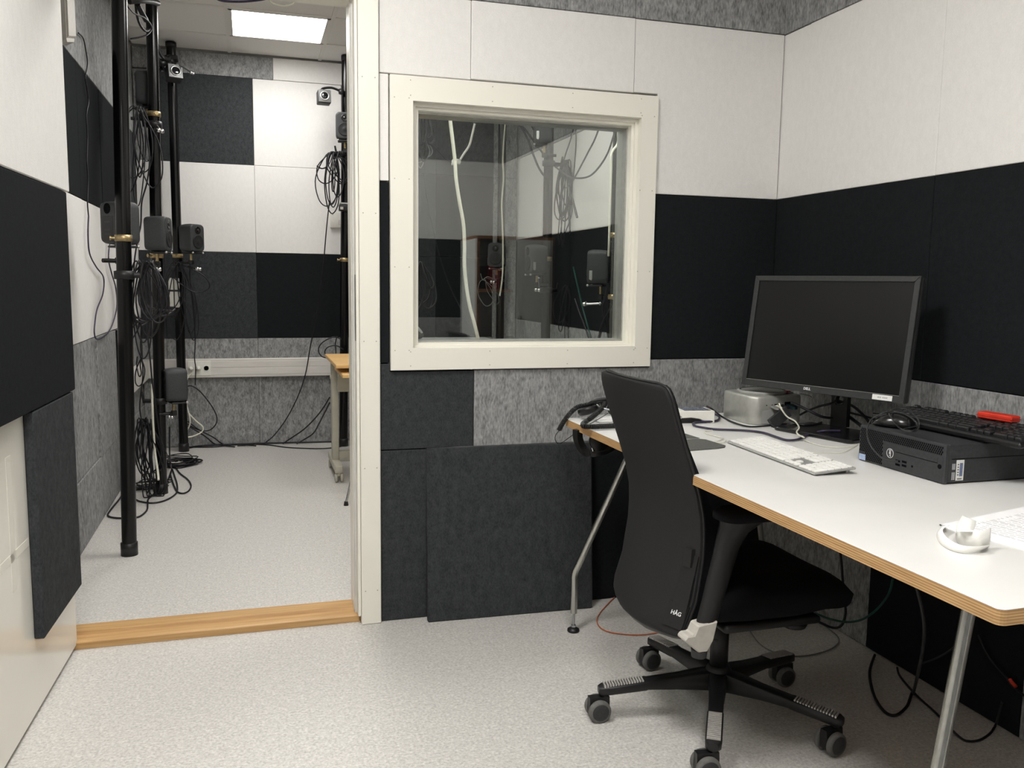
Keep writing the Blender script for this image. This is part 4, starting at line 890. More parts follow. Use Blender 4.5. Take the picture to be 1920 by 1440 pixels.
# back shell: centre line x(z) and half width, bowed away from the sitter
def backx(z):
    T = [(0.285, -0.215), (0.33, -0.221), (0.37, -0.208), (0.42, -0.192), (0.52, -0.178), (0.60, -0.176), (0.66, -0.186), (0.74, -0.213), (0.82, -0.242), (0.88, -0.262), (0.935, -0.278), (0.95, -0.281)]
    for (z0, x0), (z1, x1) in zip(T, T[1:]):
        if z <= z1: return x0 + (x1 - x0) * (max(z, z0) - z0) / (z1 - z0)
    return T[-1][1]
def halfw(z):
    T = [(0.318, 0.165), (0.324, 0.185), (0.333, 0.198), (0.35, 0.206), (0.45, 0.209), (0.60, 0.205), (0.80, 0.205), (0.90, 0.205), (0.925, 0.20), (0.938, 0.188), (0.944, 0.17)]
    for (z0, x0), (z1, x1) in zip(T, T[1:]):
        if z <= z1: return x0 + (x1 - x0) * (max(z, z0) - z0) / (z1 - z0)
    return T[-1][1]
def back_pt(u, z, off=0.0):
    bow = 0.018 + 0.034 * max(0, 1 - abs(z - 0.40) / 0.45)
    return V(backx(z) - bow * (1 - abs(u) ** 2.2) - off, u * halfw(z), z)
ZS = [0.318, 0.321, 0.324, 0.328, 0.333, 0.35, 0.38, 0.42, 0.47, 0.52, 0.57, 0.62, 0.68, 0.74, 0.80, 0.86, 0.90, 0.918, 0.93, 0.938, 0.944]
def back_solid(o0, o1, zs, us):
    mb = MB(); A = [[back_pt(u, z, o0(z) if callable(o0) else o0) for u in us] for z in zs]; B = [[back_pt(u, z, o1) for u in us] for z in zs]
    n, m = len(us), len(zs); vs = [q for r in A for q in r] + [q for r in B for q in r]; K_ = n * m; fs = []
    for i in range(m - 1):
        for j in range(n - 1):
            a = i * n + j; fs += [(a, a + 1, a + n + 1, a + n), (K_ + a + n, K_ + a + n + 1, K_ + a + 1, K_ + a)]
    mb.add(vs, fs, True); e = []
    for i in range(m - 1):
        a = i * n; e += [(a + n, K_ + a + n, K_ + a, a), (a + n - 1, K_ + a + n - 1, K_ + a + 2 * n - 1, a + 2 * n - 1)]
    for j in range(n - 1):
        e += [(j, K_ + j, K_ + j + 1, j + 1), ((m - 1) * n + j + 1, K_ + (m - 1) * n + j + 1, K_ + (m - 1) * n + j, (m - 1) * n + j)]
    mb.f += [tuple(q) for q in e]; mb.sm += [False] * len(e)
    return mb
US = [-1, -0.97, -0.9, -0.8, -0.6, -0.4, -0.2, 0, 0.2, 0.4, 0.6, 0.8, 0.9, 0.97, 1]
cpart(back_solid(0.0, 0.012, ZS, US), 'back_cover', 'chair_mesh')
cpart(back_solid(lambda z: -0.007 - 0.026 * max(0, min(1, (0.80 - z) / 0.25)), -0.001, [z for z in ZS if z > 0.31], [u * 0.985 for u in US]), 'back_cushion', 'chair_fabric')
rim = [back_pt(-1, z, 0.003) for z in ZS[3:-1]] + [back_pt(u, 0.946, 0.003) for u in (-0.9, -0.5, 0, 0.5, 0.9)] + [back_pt(1, z, 0.003) for z in ZS[3:-1]][::-1]
cpart(MB().tube(rim, 0.0042, 6, 2), 'edge_piping', 'chair_plastic')
# grey shell below the back
lo = []
for z, k in ((0.330, 0.008), (0.312, 0.011), (0.298, 0.024), (0.288, 0.044), (0.284, 0.058)):
    lo.append([back_pt(u, max(z, 0.335), 0.016 - k) + V(0, 0, z - max(z, 0.335)) + V(0.06 * abs(u) ** 3, 0, 0.022 * abs(u) ** 3) for u in (-0.98, -0.8, -0.6, -0.3, 0, 0.3, 0.6, 0.8, 0.98)])
ls = MB(); n9 = 9; vs = [q for r in lo for q in r]
ls.add(vs, [(i * n9 + j, i * n9 + j + 1, (i + 1) * n9 + j + 1, (i + 1) * n9 + j) for i in range(4) for j in range(8)], True)
o = cpart(ls, 'back_shell', 'chair_shell', 'dark grey shell under the back'); md = o.modifiers.new('thickness', 'SOLIDIFY'); md.thickness = 0.005
# height slider strip and maker's lettering on the near rear edge
def strip_pt(u, z, off): return back_pt(u, z, off)
sl = MB()
for z0, z1, u0, u1, off in ((0.352, 0.53, -0.995, -0.80, 0.0145), (0.50, 0.545, -0.94, -0.84, 0.022), (0.348, 0.405, -0.995, -0.74, 0.0165)):
    sl.add([strip_pt(u, z, o_) for o_ in (0.011, off) for z in (z0, z1) for u in (u0, u1)], [(0, 2, 3, 1), (4, 5, 7, 6), (0, 1, 5, 4), (2, 6, 7, 3), (0, 4, 6, 2), (1, 3, 7, 5)])
cpart(sl, 'height_slider', 'chair_plastic')
sg_ = MB(); sg_.add([strip_pt(u, z, o_) for o_ in (0.012, 0.0152) for z in (0.407, 0.50) for u in (-0.893, -0.882)], [(0, 2, 3, 1), (4, 5, 7, 6), (0, 1, 5, 4), (2, 6, 7, 3), (0, 4, 6, 2), (1, 3, 7, 5)])
cpart(sg_, 'slider_slot', 'pc_hole')
lc = back_pt(-0.875, 0.383, 0.0172); lx = (back_pt(-0.99, 0.383, 0.0172) - back_pt(-0.75, 0.383, 0.0172)).normalized(); ly = (back_pt(-0.875, 0.40, 0.0172) - back_pt(-0.875, 0.36, 0.0172)).normalized()
text_part('lettering', 'HÅG', 0.0145, 'print_white', chair, lc, lx, ly, True)
# arm rests
for sg in (-1, 1):
    yy, xo = (0.188, 0.085) if sg > 0 else (-0.25, 0.0)     # the far arm is swung in behind the back
    S_ = [(-0.193, 0.372, 0.024, 0.019), (-0.180, 0.42, 0.025, 0.020), (-0.165, 0.48, 0.027, 0.021), (-0.152, 0.53, 0.028, 0.022), (-0.142, 0.57, 0.030, 0.024), (-0.128, 0.60, 0.038, 0.030), (-0.108, 0.622, 0.055, 0.036), (-0.095, 0.634, 0.070, 0.040)]
    R = []
    for x, z, hx, hy in S_:
        x += xo
        tl_ = 0.25 if z < 0.6 else 0.0
        R.append([V(x + hx * math.cos(2 * PI * i / 14), yy + hy * math.sin(2 * PI * i / 14), z + hx * math.cos(2 * PI * i / 14) * -tl_) for i in range(14)])
    cpart(MB().rings(R), 'arm_support', 'chair_plastic')
    pad = []
    for z, s_ in ((0.630, 0.90), (0.634, 1.0), (0.647, 1.0), (0.653, 0.93), (0.655, 0.8)):
        pad.append([V(-0.075 + xo + x * s_, yy + y * (0.5 + 0.5 * s_), z) for x, y in rrect(0.205, 0.085, 0.04, 5)])
    cpart(MB().rings(pad), 'arm_pad', 'chair_fabric')
    hp_ = [(-0.222, 0.385), (-0.170, 0.392), (-0.180, 0.345), (-0.195, 0.318), (-0.218, 0.318), (-0.258, 0.352), (-0.25, 0.362), (-0.232, 0.362)]
    hp_ = [(a + xo, b) for a, b in hp_]
    cpart(MB().prism(hp_, yy - 0.021, yy + 0.019, 'y', bev=0.003), 'arm_hinge', 'hinge_white', 'light grey arm hinge')
    cpart(MB().cyl((-0.206 + xo, yy, 0.300), (-0.206 + xo, yy, 0.319), 0.018, 0.02, n=18), 'hinge_knob', 'dark_plastic')
    cpart(MB().box((-0.20 + xo, min(yy, 0) + (0.02 if sg < 0 else 0), 0.318), (-0.17 + xo, max(yy, 0) - (0.02 if sg > 0 else 0), 0.338), 0.004), 'arm_bar', 'chair_plastic')

# ================================================================== loudspeaker room: poles
def pole(label, base, top, collars=(), r=0.03, clamps=()):
    b, t = V(base[0], base[1], 0), V(top[0], top[1], 2.704)
    th = thing('support_pole', label, 'pole', b)
    wpart(MB().cyl(b + V(0, 0, 0.012), t, r, n=22), 'tube', 'black_tube', th)
    wpart(MB().lathe([(r + 0.0045, 0.0), (r + 0.0045, 0.055), (r + 0.001, 0.057), (r + 0.0005, 0.03)], b, n=22), 'foot_sleeve', 'black_plastic', th)
    wpart(MB().lathe([(r + 0.004, 0.0), (r + 0.004, -0.03), (r + 0.0005, -0.032)], t, n=22), 'ceiling_cup', 'black_plastic', th)
    for z, ang in collars:
        c = b.lerp(t, z / 2.704); c.z = z; d = V(math.cos(ang), math.sin(ang), 0)
        cl = wpart(MB().lathe([(r + 0.0005, 0), (r + 0.004, 0.001), (r + 0.004, 0.026), (r + 0.0005, 0.027)], c, n=22, ring=True), 'collar', 'brass', th, 'yellowish metal collar')
        k = c + d * (r + 0.002) + V(0, 0, 0.013)
        wpart(MB().cyl(k, k + d * 0.014, 0.006, n=10).cyl(k + d * 0.014, k + d * 0.020, 0.010, n=12), 'wing_screw', 'brass', cl)
    for z, ang, L in clamps:
        c = b.lerp(t, z / 2.704); c.z = z; d = V(math.cos(ang), math.sin(ang), 0); s = V(-d.y, d.x, 0)
        mb = MB().lathe([(r + 0.0005, -0.018), (r + 0.010, -0.016), (r + 0.010, 0.016), (r + 0.0005, 0.018)], c, n=16, ring=True)
        mb.cyl(c + d * r, c + d * (r + L), 0.012, n=10).cyl(c + d * (r + L) + V(0, 0, -0.012), c + d * (r + L + 0.012) + V(0, 0, 0.05), 0.008, 0.006, n=8)
        wpart(mb, 'cable_hook', 'black_plastic', th)
    return th
P1 = pole('nearest black pole left of the doorway view', (-0.931, 1.009), (-0.882, 1.009), ((1.327, PI * 1.05),), clamps=((1.19, 0.1, 0.03),))
P2 = pole('second black pole from the doorway, with three loudspeakers', (-0.903, 2.116), (-0.868, 2.116), ((1.285, PI * 1.2), (2.02, -1.2)), clamps=((1.98, 2.9, 0.02), (0.515, 3.0, 0.05)))
P3 = pole('farthest black pole left of the far wall sockets', (-0.87, 3.335), (-0.872, 3.335), ((1.315, -1.4),), clamps=((1.24, -1.2, 0.03),))
P4 = pole('black pole at the far wall just beside the door jamb', (0.207, 3.29), (0.25, 3.29), ((1.31, PI),), clamps=((2.05, 3.2, 0.03),))
P5 = pole('black pole behind the right part of the window', (1.405, 2.36), (1.405, 2.36), ((1.32, -1.9),), clamps=((1.93, 0.2, 0.06), (1.135, 0.3, 0.05)))
P6 = pole('black pole at the right edge of the window', (1.425, 1.32), (1.425, 1.32), ((1.42, -2.5), (1.1, -2.5)))
P7 = pole('black pole in the far corner seen through the window', (1.405, 3.42), (1.405, 3.42), ((1.27, -1.8),))

def loudspeaker(label, base, facing, tilt=0.0, post=True, badge=False):
    """base: middle of the cabinet's underside; facing: direction the drivers look"""
    a = math.atan2(facing[1], facing[0]) + PI / 2
    t = thing('loudspeaker', label, 'loudspeaker', base, (tilt, 0, a), 'small grey loudspeakers on the poles')
    Wd, D, H = 0.121, 0.112, 0.181
    def rg(y, sx, sz, r): return [V(x, y, H / 2 + z) for x, z in rrect(Wd * sx, H * sz, r, 5)]
    MB().rings([rg(-D / 2 + 0.001, 0.80, 0.86, 0.02), rg(-D / 2 + 0.0015, 0.90, 0.93, 0.024), rg(-D / 2 + 0.010, 0.965, 0.972, 0.026), rg(-D / 2 + 0.028, 1.0, 1.0, 0.028), rg(D / 2 - 0.045, 0.99, 0.99, 0.028), rg(D / 2 - 0.012, 0.93, 0.95, 0.026), rg(D / 2 - 0.002, 0.86, 0.90, 0.022), rg(D / 2, 0.80, 0.86, 0.02)]).build('cabinet', 'speaker_grey', t)
    y0 = -D / 2
    MB().lathe([(0.0445, -0.002), (0.0445, 0.003), (0.042, 0.0048), (0.038, 0.0042), (0.020, 0.0012), (0.015, 0.003), (0.0001, 0.0045)], (0, y0 + 0.0005, 0.066), (0, -1, 0), 28).build('woofer', 'cone', t, 'dark woofer cone')
    MB().lathe([(0.024, -0.002), (0.024, 0.0026), (0.021, 0.0026), (0.012, 0.0008), (0.0095, 0.001), (0.007, 0.0032), (0.0001, 0.0048)], (0, y0 + 0.0005, 0.140), (0, -1, 0), 24).build('tweeter', 'black_gloss', t, 'dark tweeter dome')
    MB().lathe([(0.022, -0.002), (0.022, 0.003), (0.018, 0.003), (0.014, 0.0012), (0.0001, 0.0012)], (0, D / 2 - 0.0008, 0.148), (0, 1, 0), 20).build('bass_port', 'pc_hole', t)
    MB().box((-0.038, D / 2 - 0.004, 0.012), (0.038, D / 2 + 0.001, 0.118), 0.002).build('control_panel', 'black_plastic', t)
    for z in (0.04, 0.058, 0.09): MB().box((-0.02, D / 2 + 0.0008, z), (0.02, D / 2 + 0.0018, z + 0.006)).build('panel_print', 'speaker_grey', t)
    for sx in ((-1, 1) if badge else ()):
        MB().prism([(-0.040, 0.026), (-0.028, 0.020), (-0.024, 0.030), (-0.024, 0.072), (-0.040, 0.072)], sx * 0.0598, sx * 0.0612, 'x').build('side_badge', 'alu', t, 'silvery side badge')
    MB().box((-0.048, -0.05, -0.012), (0.048, 0.03, -0.002), 0.004, 2).box((-0.012, -0.02, -0.004), (0.012, 0.02, 0.004)).build('rest_plate', 'black_plastic', t)
    for sx in (-1, 1): MB().lathe([(0.0001, -0.007), (0.006, -0.004), (0.007, 0.0), (0.006, 0.004), (0.0001, 0.007)], (sx * 0.044, -0.052, -0.006), (0, 0, 1), 12).build('rest_knob', 'alu', t)
    if post:
        MB().cyl((0, 0.008, -0.055), (0, 0.008, -0.010), 0.008, n=12).build('post', 'brass', t)
        MB().box((-0.014, -0.006, -0.080), (0.014, 0.022, -0.052), 0.003).build('post_clamp', 'black_plastic', t)
        MB().cyl((0, 0.01, -0.067), (0.0, 0.085, -0.067), 0.009, n=10).build('bracket_arm', 'black_plastic', t)
    return t
cen = V(0.27, 2.2)
def to_c(x, y): return (cen.x - x, cen.y - y)
loudspeaker('grey loudspeaker behind the nearest black pole, its rear panel showing', (-0.932, 1.115, 1.316), (0.75, 0.66))
loudspeaker('upper dark grey loudspeaker behind the second black pole', (-0.914, 2.20, 2.085), (1, 0.1))
loudspeaker('middle grey loudspeaker in front of the second black pole', (-0.868, 2.03, 1.319), (1, -0.22))
loudspeaker('lower grey loudspeaker beside the second black pole, just below the trunking', (-0.819, 2.12, 0.512), (1, 0.35))
loudspeaker('grey loudspeaker on the farthest left pole, above the far sockets', (-0.772, 3.19, 1.352), (0.85, -0.75))
loudspeaker('grey loudspeaker half hidden by the door jamb', (0.222, 3.15, 2.118), (-0.1, -1))
loudspeaker('grey loudspeaker facing the window from the far corner pole', (1.327, 3.25, 1.287), (-0.55, -1), badge=True)
loudspeaker('grey loudspeaker on the pole behind the right part of the window, lower one', (1.312, 2.30, 1.238), (-1, -0.05), badge=True)
loudspeaker('dark grey loudspeaker near the top of the window', (1.355, 2.33, 2.04), (-1, 0.35), badge=True)
loudspeaker('grey loudspeaker at the right edge of the window, its rear corner showing', (1.364, 1.385, 1.178), (-1, 0.75), badge=True)

# ---- jointed silver arms
def jointed_arm(label, p0, p1, mat='black_plastic', r=0.006, knob=0.013):
    p0, p1 = V(p0), V(p1); t = thing('jointed_arm', label, 'arm', p0)
    wpart(MB().cyl(p0, p1, r, n=10), 'rod', mat, t)
    d = (p1 - p0).normalized(); s = d.cross(V(0, 0, 1)).normalized()
    for k, q in enumerate((p1, p1 + s * knob * 1.5 + V(0, 0, 0.002))):
        wpart(MB().lathe([(0.0001, -knob), (knob * 0.75, -knob * 0.7), (knob, 0), (knob * 0.75, knob * 0.7), (0.0001, knob)], q, s, 14), 'joint', 'chrome', t, 'silver joint')
    wpart(MB().lathe([(0.0001, -knob * 0.8), (knob * 0.8, 0), (0.0001, knob * 0.8)], p0, d, 12), 'joint', 'zinc', t)
    return t
jointed_arm('short silver jointed arm beside the farthest left pole', (-0.8010, 3.2000, 1.2600), (-0.7210, 3.1000, 1.2400))
jointed_arm('silver jointed arm under the middle loudspeaker of the second pole', (-0.8940, 2.0500, 1.2670), (-0.8630, 1.9800, 1.2250))
jointed_arm('silver jointed arm high on the second pole, in front of the dark panel', (-0.8750, 2.1000, 1.9930), (-0.8360, 2.0500, 1.9390), 'chrome', 0.004)
jointed_arm('silver jointed arm below the front facing loudspeaker in the window', (1.3930, 3.3000, 1.1960), (1.2630, 3.1000, 1.1830))
jointed_arm('silver jointed arm below the dim loudspeaker in the window', (1.3150, 2.2500, 1.2100), (1.3030, 2.2000, 1.1370))
jointed_arm('long silver jointed arm at the right edge of the window', (1.3520, 1.3400, 1.0780), (1.2890, 1.4000, 1.0730), 'chrome', 0.006)
jointed_arm('silver jointed arm under the lowest left loudspeaker', (-0.8430, 2.1200, 0.4440), (-0.8320, 2.0500, 0.4340), knob=0.009)

# ---- small square cameras on clamps
def tracking_camera(label, loc, look, anchor, s=0.056):
    d = V(look).normalized(); a = math.atan2(d.y, d.x) + PI / 2; el = math.asin(d.z)
    t = thing('tracking_camera', label, 'camera', loc, (el * -1 * -1, 0, a))
    MB().box((-s / 2, -s * 0.45, -s / 2), (s / 2, s * 0.45, s / 2), 0.006, 2).build('housing', 'dark_plastic', t)
    MB().box((-s * 0.47, -s * 0.47, -s * 0.47), (s * 0.47, -s * 0.44, s * 0.47), 0.001).build('face_plate', 'zinc', t, 'grey metal face')
    MB().lathe([(s * 0.36, 0), (s * 0.36, 0.006), (s * 0.28, 0.007), (s * 0.25, 0.002)], (0, -s * 0.46, 0), (0, -1, 0), 24, ring=True).build('lens_ring', 'alu', t)
    MB().lathe([(s * 0.27, 0), (s * 0.2, 0.003), (0.0001, 0.005)], (0, -s * 0.46, 0), (0, -1, 0), 20).build('lens', 'lens', t)
    MB().box((-s * 0.46, -s * 0.3, s * 0.48), (s * 0.46, s * 0.3, s * 0.54), 0.001).build('top_cover', 'alu', t)
    inv = t.matrix_basis.inverted(); A = inv @ V(anchor)
    MB().tube([V(0, s * 0.2, s * 0.5), V(0, s * 0.5, s * 0.85), (A + V(0, s * 0.5, s)) * 0.5 + V(0, 0, 0.01), A], 0.008, 8, 5).build('mount_arm', 'black_plastic', t)
    MB().lathe([(0.0001, -0.02), (0.018, -0.016), (0.02, 0), (0.018, 0.016), (0.0001, 0.02)], A, (0, 0, 1), 14).build('mount_clamp', 'black_plastic', t)
    return t
tracking_camera('small square camera clamped to the top of the farthest left pole', (-0.8510, 3.2200, 2.4840), (0.35, -1, -0.25), (-0.872, 3.30, 2.58), 0.092)
tracking_camera('small box camera on a curved arm high on the pole by the jamb', (0.0850, 3.1500, 2.3890), (0.1, -1, -0.12), (0.2100, 3.2400, 2.4550), 0.085)
jointed_arm('silver rod sticking out beside the camera on the farthest left pole', (-0.8100, 3.2000, 2.5320), (-0.7290, 3.1000, 2.4680), 'zinc', 0.005, 0.010)
cl_ = MB().lathe([(0.0001, -0.03), (0.022, -0.026), (0.026, 0.0), (0.022, 0.026), (0.0001, 0.03)], (-0.9270, 3.2000, 2.5390), (1, 0.2, 0.3), 14).lathe([(0.033, -0.02), (0.043, -0.016), (0.043, 0.016), (0.033, 0.02)], (-0.872, 3.335, 2.60), (0, 0, 1), 18, ring=True).box((-0.90, 3.285, 2.585), (-0.83, 3.31, 2.615), 0.004).box((-0.905, 3.26, 2.54), (-0.87, 3.30, 2.57), 0.006).tube([(-0.9220, 2.9000, 2.5880), (-0.9080, 3.1000, 2.5590), (-0.8760, 3.2500, 2.5750)], 0.012, 8, 5).tube([(-0.9320, 3.2000, 2.4930), (-0.9090, 3.2500, 2.5520), (-0.8660, 3.3000, 2.6140)], 0.009, 8, 5).tube([(-0.9330, 3.1000, 2.5480), (-0.9120, 3.2000, 2.5140), (-0.8900, 3.2200, 2.4740)], 0.007, 8, 5).build('clamp_arm', 'black_plastic')
tag(cl_, 'black clamp arms bunched beside the top of the farthest left pole', 'clamp')

# ---- box on the left wall with its lead
bx_ = thing('wall_box', 'pale grey plastic box high on the left wall beside the open door', 'box', (-1.11, 1.19, 2.12))
wpart(MB().rings([[V(x, y, z) for x, z in ((-1.129, a), (-1.102, a2), (-1.102, b2), (-1.129, b))] for y, a, a2, b, b2 in ((1.10, 2.12, 2.135, 2.60, 2.58), (1.11, 2.11, 2.125, 2.61, 2.59), (1.27, 2.15, 2.165, 2.65, 2.63), (1.28, 2.16, 2.175, 2.64, 2.62))], False), 'housing', 'beige_plastic', bx_)
wpart(MB().rings([[V(x, y, z) for x, z in ((-1.1018, a), (-1.094, a + 0.01), (-1.094, b - 0.01), (-1.1018, b))] for y, a, b in ((1.108, 2.14, 2.585), (1.272, 2.18, 2.62))], False), 'front_cover', 'beige_plastic', bx_)
cable('thin black lead hanging down the left wall from the pale grey box', [(-1.1200, 1.4910, 2.2580), (-1.1200, 1.6090, 2.2650), (-1.1200, 1.6670, 2.2250), (-1.1200, 1.6960, 2.1720), (-1.1200, 1.6220, 2.0950), (-1.1200, 1.6530, 2.0540), (-1.1200, 1.6810, 1.9990), (-1.1200, 1.6080, 1.9250), (-1.1200, 1.6090, 1.8170), (-1.1200, 1.5700, 1.7160), (-1.1200, 1.5740, 1.6200), (-1.1200, 1.5350, 1.5200), (-1.1200, 1.5480, 1.4600)], 0.0032)
cable('dark violet lead looping on the white panel of the left wall', [(-1.1150, 1.5170, 1.4580), (-1.1150, 1.4820, 1.3720), (-1.1150, 1.5020, 1.2880), (-1.1150, 1.6610, 1.2300), (-1.1150, 1.8700, 1.1790), (-1.1150, 1.8330, 1.1000), (-1.1150, 1.6400, 1.0270), (-1.1150, 1.5650, 0.9670), (-1.1150, 1.5380, 0.9180), (-1.1150, 1.6050, 0.8860), (-1.1150, 1.8620, 0.8910), (-1.1150, 2.0850, 0.9280), (-1.1150, 2.2840, 1.0200), (-1.1150, 2.2720, 1.1220), (-1.1150, 2.1560, 1.1940), (-1.1150, 2.0640, 1.2630), (-1.1150, 2.0790, 1.3180), (-1.1150, 2.1490, 1.3760)], 0.0034, 'cable_purple')

# ---- hanging coils of cable
def coil(label, top, L, W, n, seed, lat=(1, 0, 0), dep=(0, 1, 0), r=0.0035, mat='cable', group=None, tails=()):
    rnd = random.Random(seed); top = V(top); lat = V(lat); dep = V(dep); pts = []
    for i in range(n):
        l = L * rnd.choice((rnd.uniform(0.45, 0.7), rnd.uniform(0.75, 1.05), rnd.uniform(0.8, 1.05))); w_ = W * rnd.uniform(0.35, 1.25); o = rnd.uniform(-0.55, 0.55) * W; e = rnd.uniform(-0.02, 0.02); e2 = rnd.uniform(-0.03, 0.03)
        c = top + lat * rnd.uniform(-0.02, 0.02) + dep * e + V(0, 0, rnd.uniform(-0.012, 0.006))
        pts += [c, c + lat * (-w_ * 0.42 + o * 0.5) + V(0, 0, -l * 0.45) + dep * e2, c + lat * (-w_ * 0.3 + o) + V(0, 0, -l * 0.86), c + lat * o + V(0, 0, -l), c + lat * (w_ * 0.34 + o) + V(0, 0, -l * 0.82), c + lat * (w_ * 0.4 + o * 0.5) + V(0, 0, -l * 0.4) - dep * e2]
    pts.append(top)
    for q in tails: pts.append(V(q))
    return cable(label, pts, r, mat, group, 'cable_coil', 5, 5)
cA = (-0.8370, 1.0200, 1.2430)
coil('wide black cable coil on the hook of the nearest pole, middle height', (-0.8210, 1.0200, 1.2480), 0.27, 0.15, 5, 3)
coil('long black cable coil hanging behind the wide one on the nearest pole', (-0.8460, 1.0600, 1.2480), 0.40, 0.09, 4, 5)
cable('black cable swinging from the nearest pole across to the second pole', [(-0.8380, 1.0300, 1.2520), (-0.8560, 1.0500, 1.1590), (-0.8760, 1.2000, 1.0660), (-0.8590, 1.4000, 1.0160), (-0.8080, 1.6000, 0.9990), (-0.7720, 1.7000, 1.0270)], 0.0045)
cable('second black cable swinging from the nearest pole to the second pole', [(-0.8130, 1.0300, 1.2530), (-0.8400, 1.0500, 1.1370), (-0.8460, 1.2000, 1.0610), (-0.8220, 1.4000, 1.0360), (-0.7790, 1.6000, 1.0220)], 0.0045)
cable('third black cable looping low between the nearest and the second pole', [(-0.8050, 1.0300, 1.2440), (-0.7810, 1.1000, 1.1830), (-0.8020, 1.3000, 1.0880), (-0.8600, 1.4000, 0.9870), (-0.8990, 1.3000, 0.9630), (-0.8990, 1.2000, 1.0190)], 0.004)
coil('round black cable loop dangling below the nearest pole coil', (-0.8670, 1.1000, 1.0100), 0.10, 0.085, 2, 8, r=0.003)
coil('black cable coil high between the first two poles', (-0.9470, 2.0000, 2.0460), 0.42, 0.12, 4, 9)
coil('thin black cable coil high on the second pole', (-0.9170, 2.0500, 2.0520), 0.50, 0.09, 3, 13, r=0.003)
cable('black cable running down behind the second pole from its upper coil', [(-0.9220, 2.0400, 2.0280), (-0.8940, 2.0000, 1.8100), (-0.9090, 2.0000, 1.6750), (-0.9380, 2.0000, 1.5710), (-0.9470, 2.0000, 1.4560), (-0.9650, 2.0000, 1.3740), (-0.9840, 2.0000, 1.2640), (-0.9940, 2.0000, 1.1260)], 0.004)
cable('black cable hanging straight between the first two poles', [(-0.9610, 2.0000, 0.9600), (-0.9690, 2.0000, 0.8200), (-0.9630, 2.0000, 0.6790), (-0.9840, 2.0000, 0.5090), (-0.9780, 2.0000, 0.3940), (-0.9940, 2.0000, 0.2220)], 0.0035)
cable('second black cable hanging straight between the first two poles', [(-0.9290, 1.9000, 1.0740), (-0.9240, 1.9000, 0.9100), (-0.9190, 1.9500, 0.7400), (-0.9130, 1.9500, 0.6270), (-0.9060, 2.0000, 0.5070), (-0.8900, 2.0000, 0.3340), (-0.8610, 2.0000, 0.2450)], 0.004)
coil('long black cable coil on the low hook of the second pole', (-0.9770, 2.0500, 0.4300), 0.46, 0.12, 6, 21, r=0.004)
coil('narrow black cable coil on the low hook of the second pole', (-0.9510, 2.0300, 0.4290), 0.50, 0.07, 4, 22)
cable('pale grey cable hanging beside the second pole to the floor', [(-0.9250, 2.0400, 0.6170), (-0.9260, 2.0300, 0.4740), (-0.9240, 2.0300, 0.3590), (-0.9190, 2.0200, 0.2440), (-0.9070, 2.0000, 0.1450), (-0.9020, 1.9700, 0.1080)], 0.006, 'cable_white')
coil('small dark cable loop hanging just above the trunking on the left wall', (-1.0070, 2.3000, 0.7440), 0.18, 0.05, 2, 24)
coil('black cable coil on the farthest left pole, wide one', (-0.8660, 3.2000, 1.2830), 0.42, 0.2, 4, 31, r=0.004)
coil('black cable coil on the farthest left pole, narrow one', (-0.8460, 3.2000, 1.2840), 0.55, 0.12, 4, 33)
cable('black cable hanging from the farthest left loudspeaker to the sockets', [(-0.7840, 3.2000, 1.2990), (-0.7910, 3.2200, 1.1870), (-0.7840, 3.2500, 1.0460), (-0.7770, 3.3000, 0.9020), (-0.7780, 3.3600, 0.7540), (-0.7880, 3.4100, 0.6330), (-0.7840, 3.4300, 0.5640), (-0.7900, 3.4300, 0.4450)], 0.0035)
ps = thing('power_strip', 'white power strip tied to the farthest left pole', 'power strip', (-0.8970, 3.2700, 0.9920), (0, 0, 0.1))
MB().box((-0.032, -0.02, 0.0), (-0.002, 0.015, 0.19), 0.006, 2).build('strip_half', 'white_plastic', ps); MB().box((0.004, -0.02, -0.005), (0.036, 0.015, 0.188), 0.006, 2).build('strip_half', 'white_plastic', ps)
MB().box((-0.034, -0.022, 0.10), (0.038, -0.0195, 0.112)).build('tie', 'black_plastic', ps)
# ---- cables on the floor of the loudspeaker room
cable('black cable lying in a wide loop on the floor round the nearest pole', [(-0.9990, 1.6000, 0.8500), (-1.0420, 1.8000, 0.6470), (-1.0650, 1.9500, 0.4060)] + [(-1.1180, 2.2710, 0.0060), (-1.1040, 2.1040, 0.0060), (-1.1040, 1.9850, 0.0060), (-1.1150, 1.7660, 0.0060), (-1.1090, 1.6710, 0.0060), (-1.0660, 1.6200, 0.0060), (-0.9980, 1.6040, 0.0060), (-0.9590, 1.6240, 0.0060), (-0.9390, 1.7330, 0.0060), (-0.9480, 1.8660, 0.0060), (-0.9560, 1.9720, 0.0060), (-0.9370, 2.1000, 0.0060), (-0.9010, 2.3110, 0.0060), (-0.8950, 2.5210, 0.0060), (-0.8990, 2.7190, 0.0060)], 0.0045)
cable('black cable lying in a loop on the floor in front of the second pole', [(-1.0140, 1.9740, 0.0060), (-0.9940, 1.9350, 0.0060), (-0.9290, 1.8840, 0.0060), (-0.8670, 1.9270, 0.0060), (-0.8250, 2.0720, 0.0060), (-0.8340, 2.2680, 0.0060), (-0.8620, 2.4840, 0.0060), (-0.8990, 2.7190, 0.0060)] + [(-0.8590, 2.2000, 0.1450), (-0.8710, 2.3000, 0.1870), (-0.8670, 2.3000, 0.3410)], 0.0045)
cable('black cable looping to the right on the floor beside the second pole', [(-0.8840, 2.2500, 0.1970)] + [(-0.9090, 2.8500, 0.0060), (-0.8400, 2.5820, 0.0060), (-0.7860, 2.4080, 0.0060), (-0.7590, 2.2500, 0.0060), (-0.7620, 2.1200, 0.0060), (-0.7890, 2.0640, 0.0060), (-0.8240, 2.1220, 0.0060), (-0.8630, 2.3430, 0.0060), (-0.8930, 2.5640, 0.0060)], 0.0045)
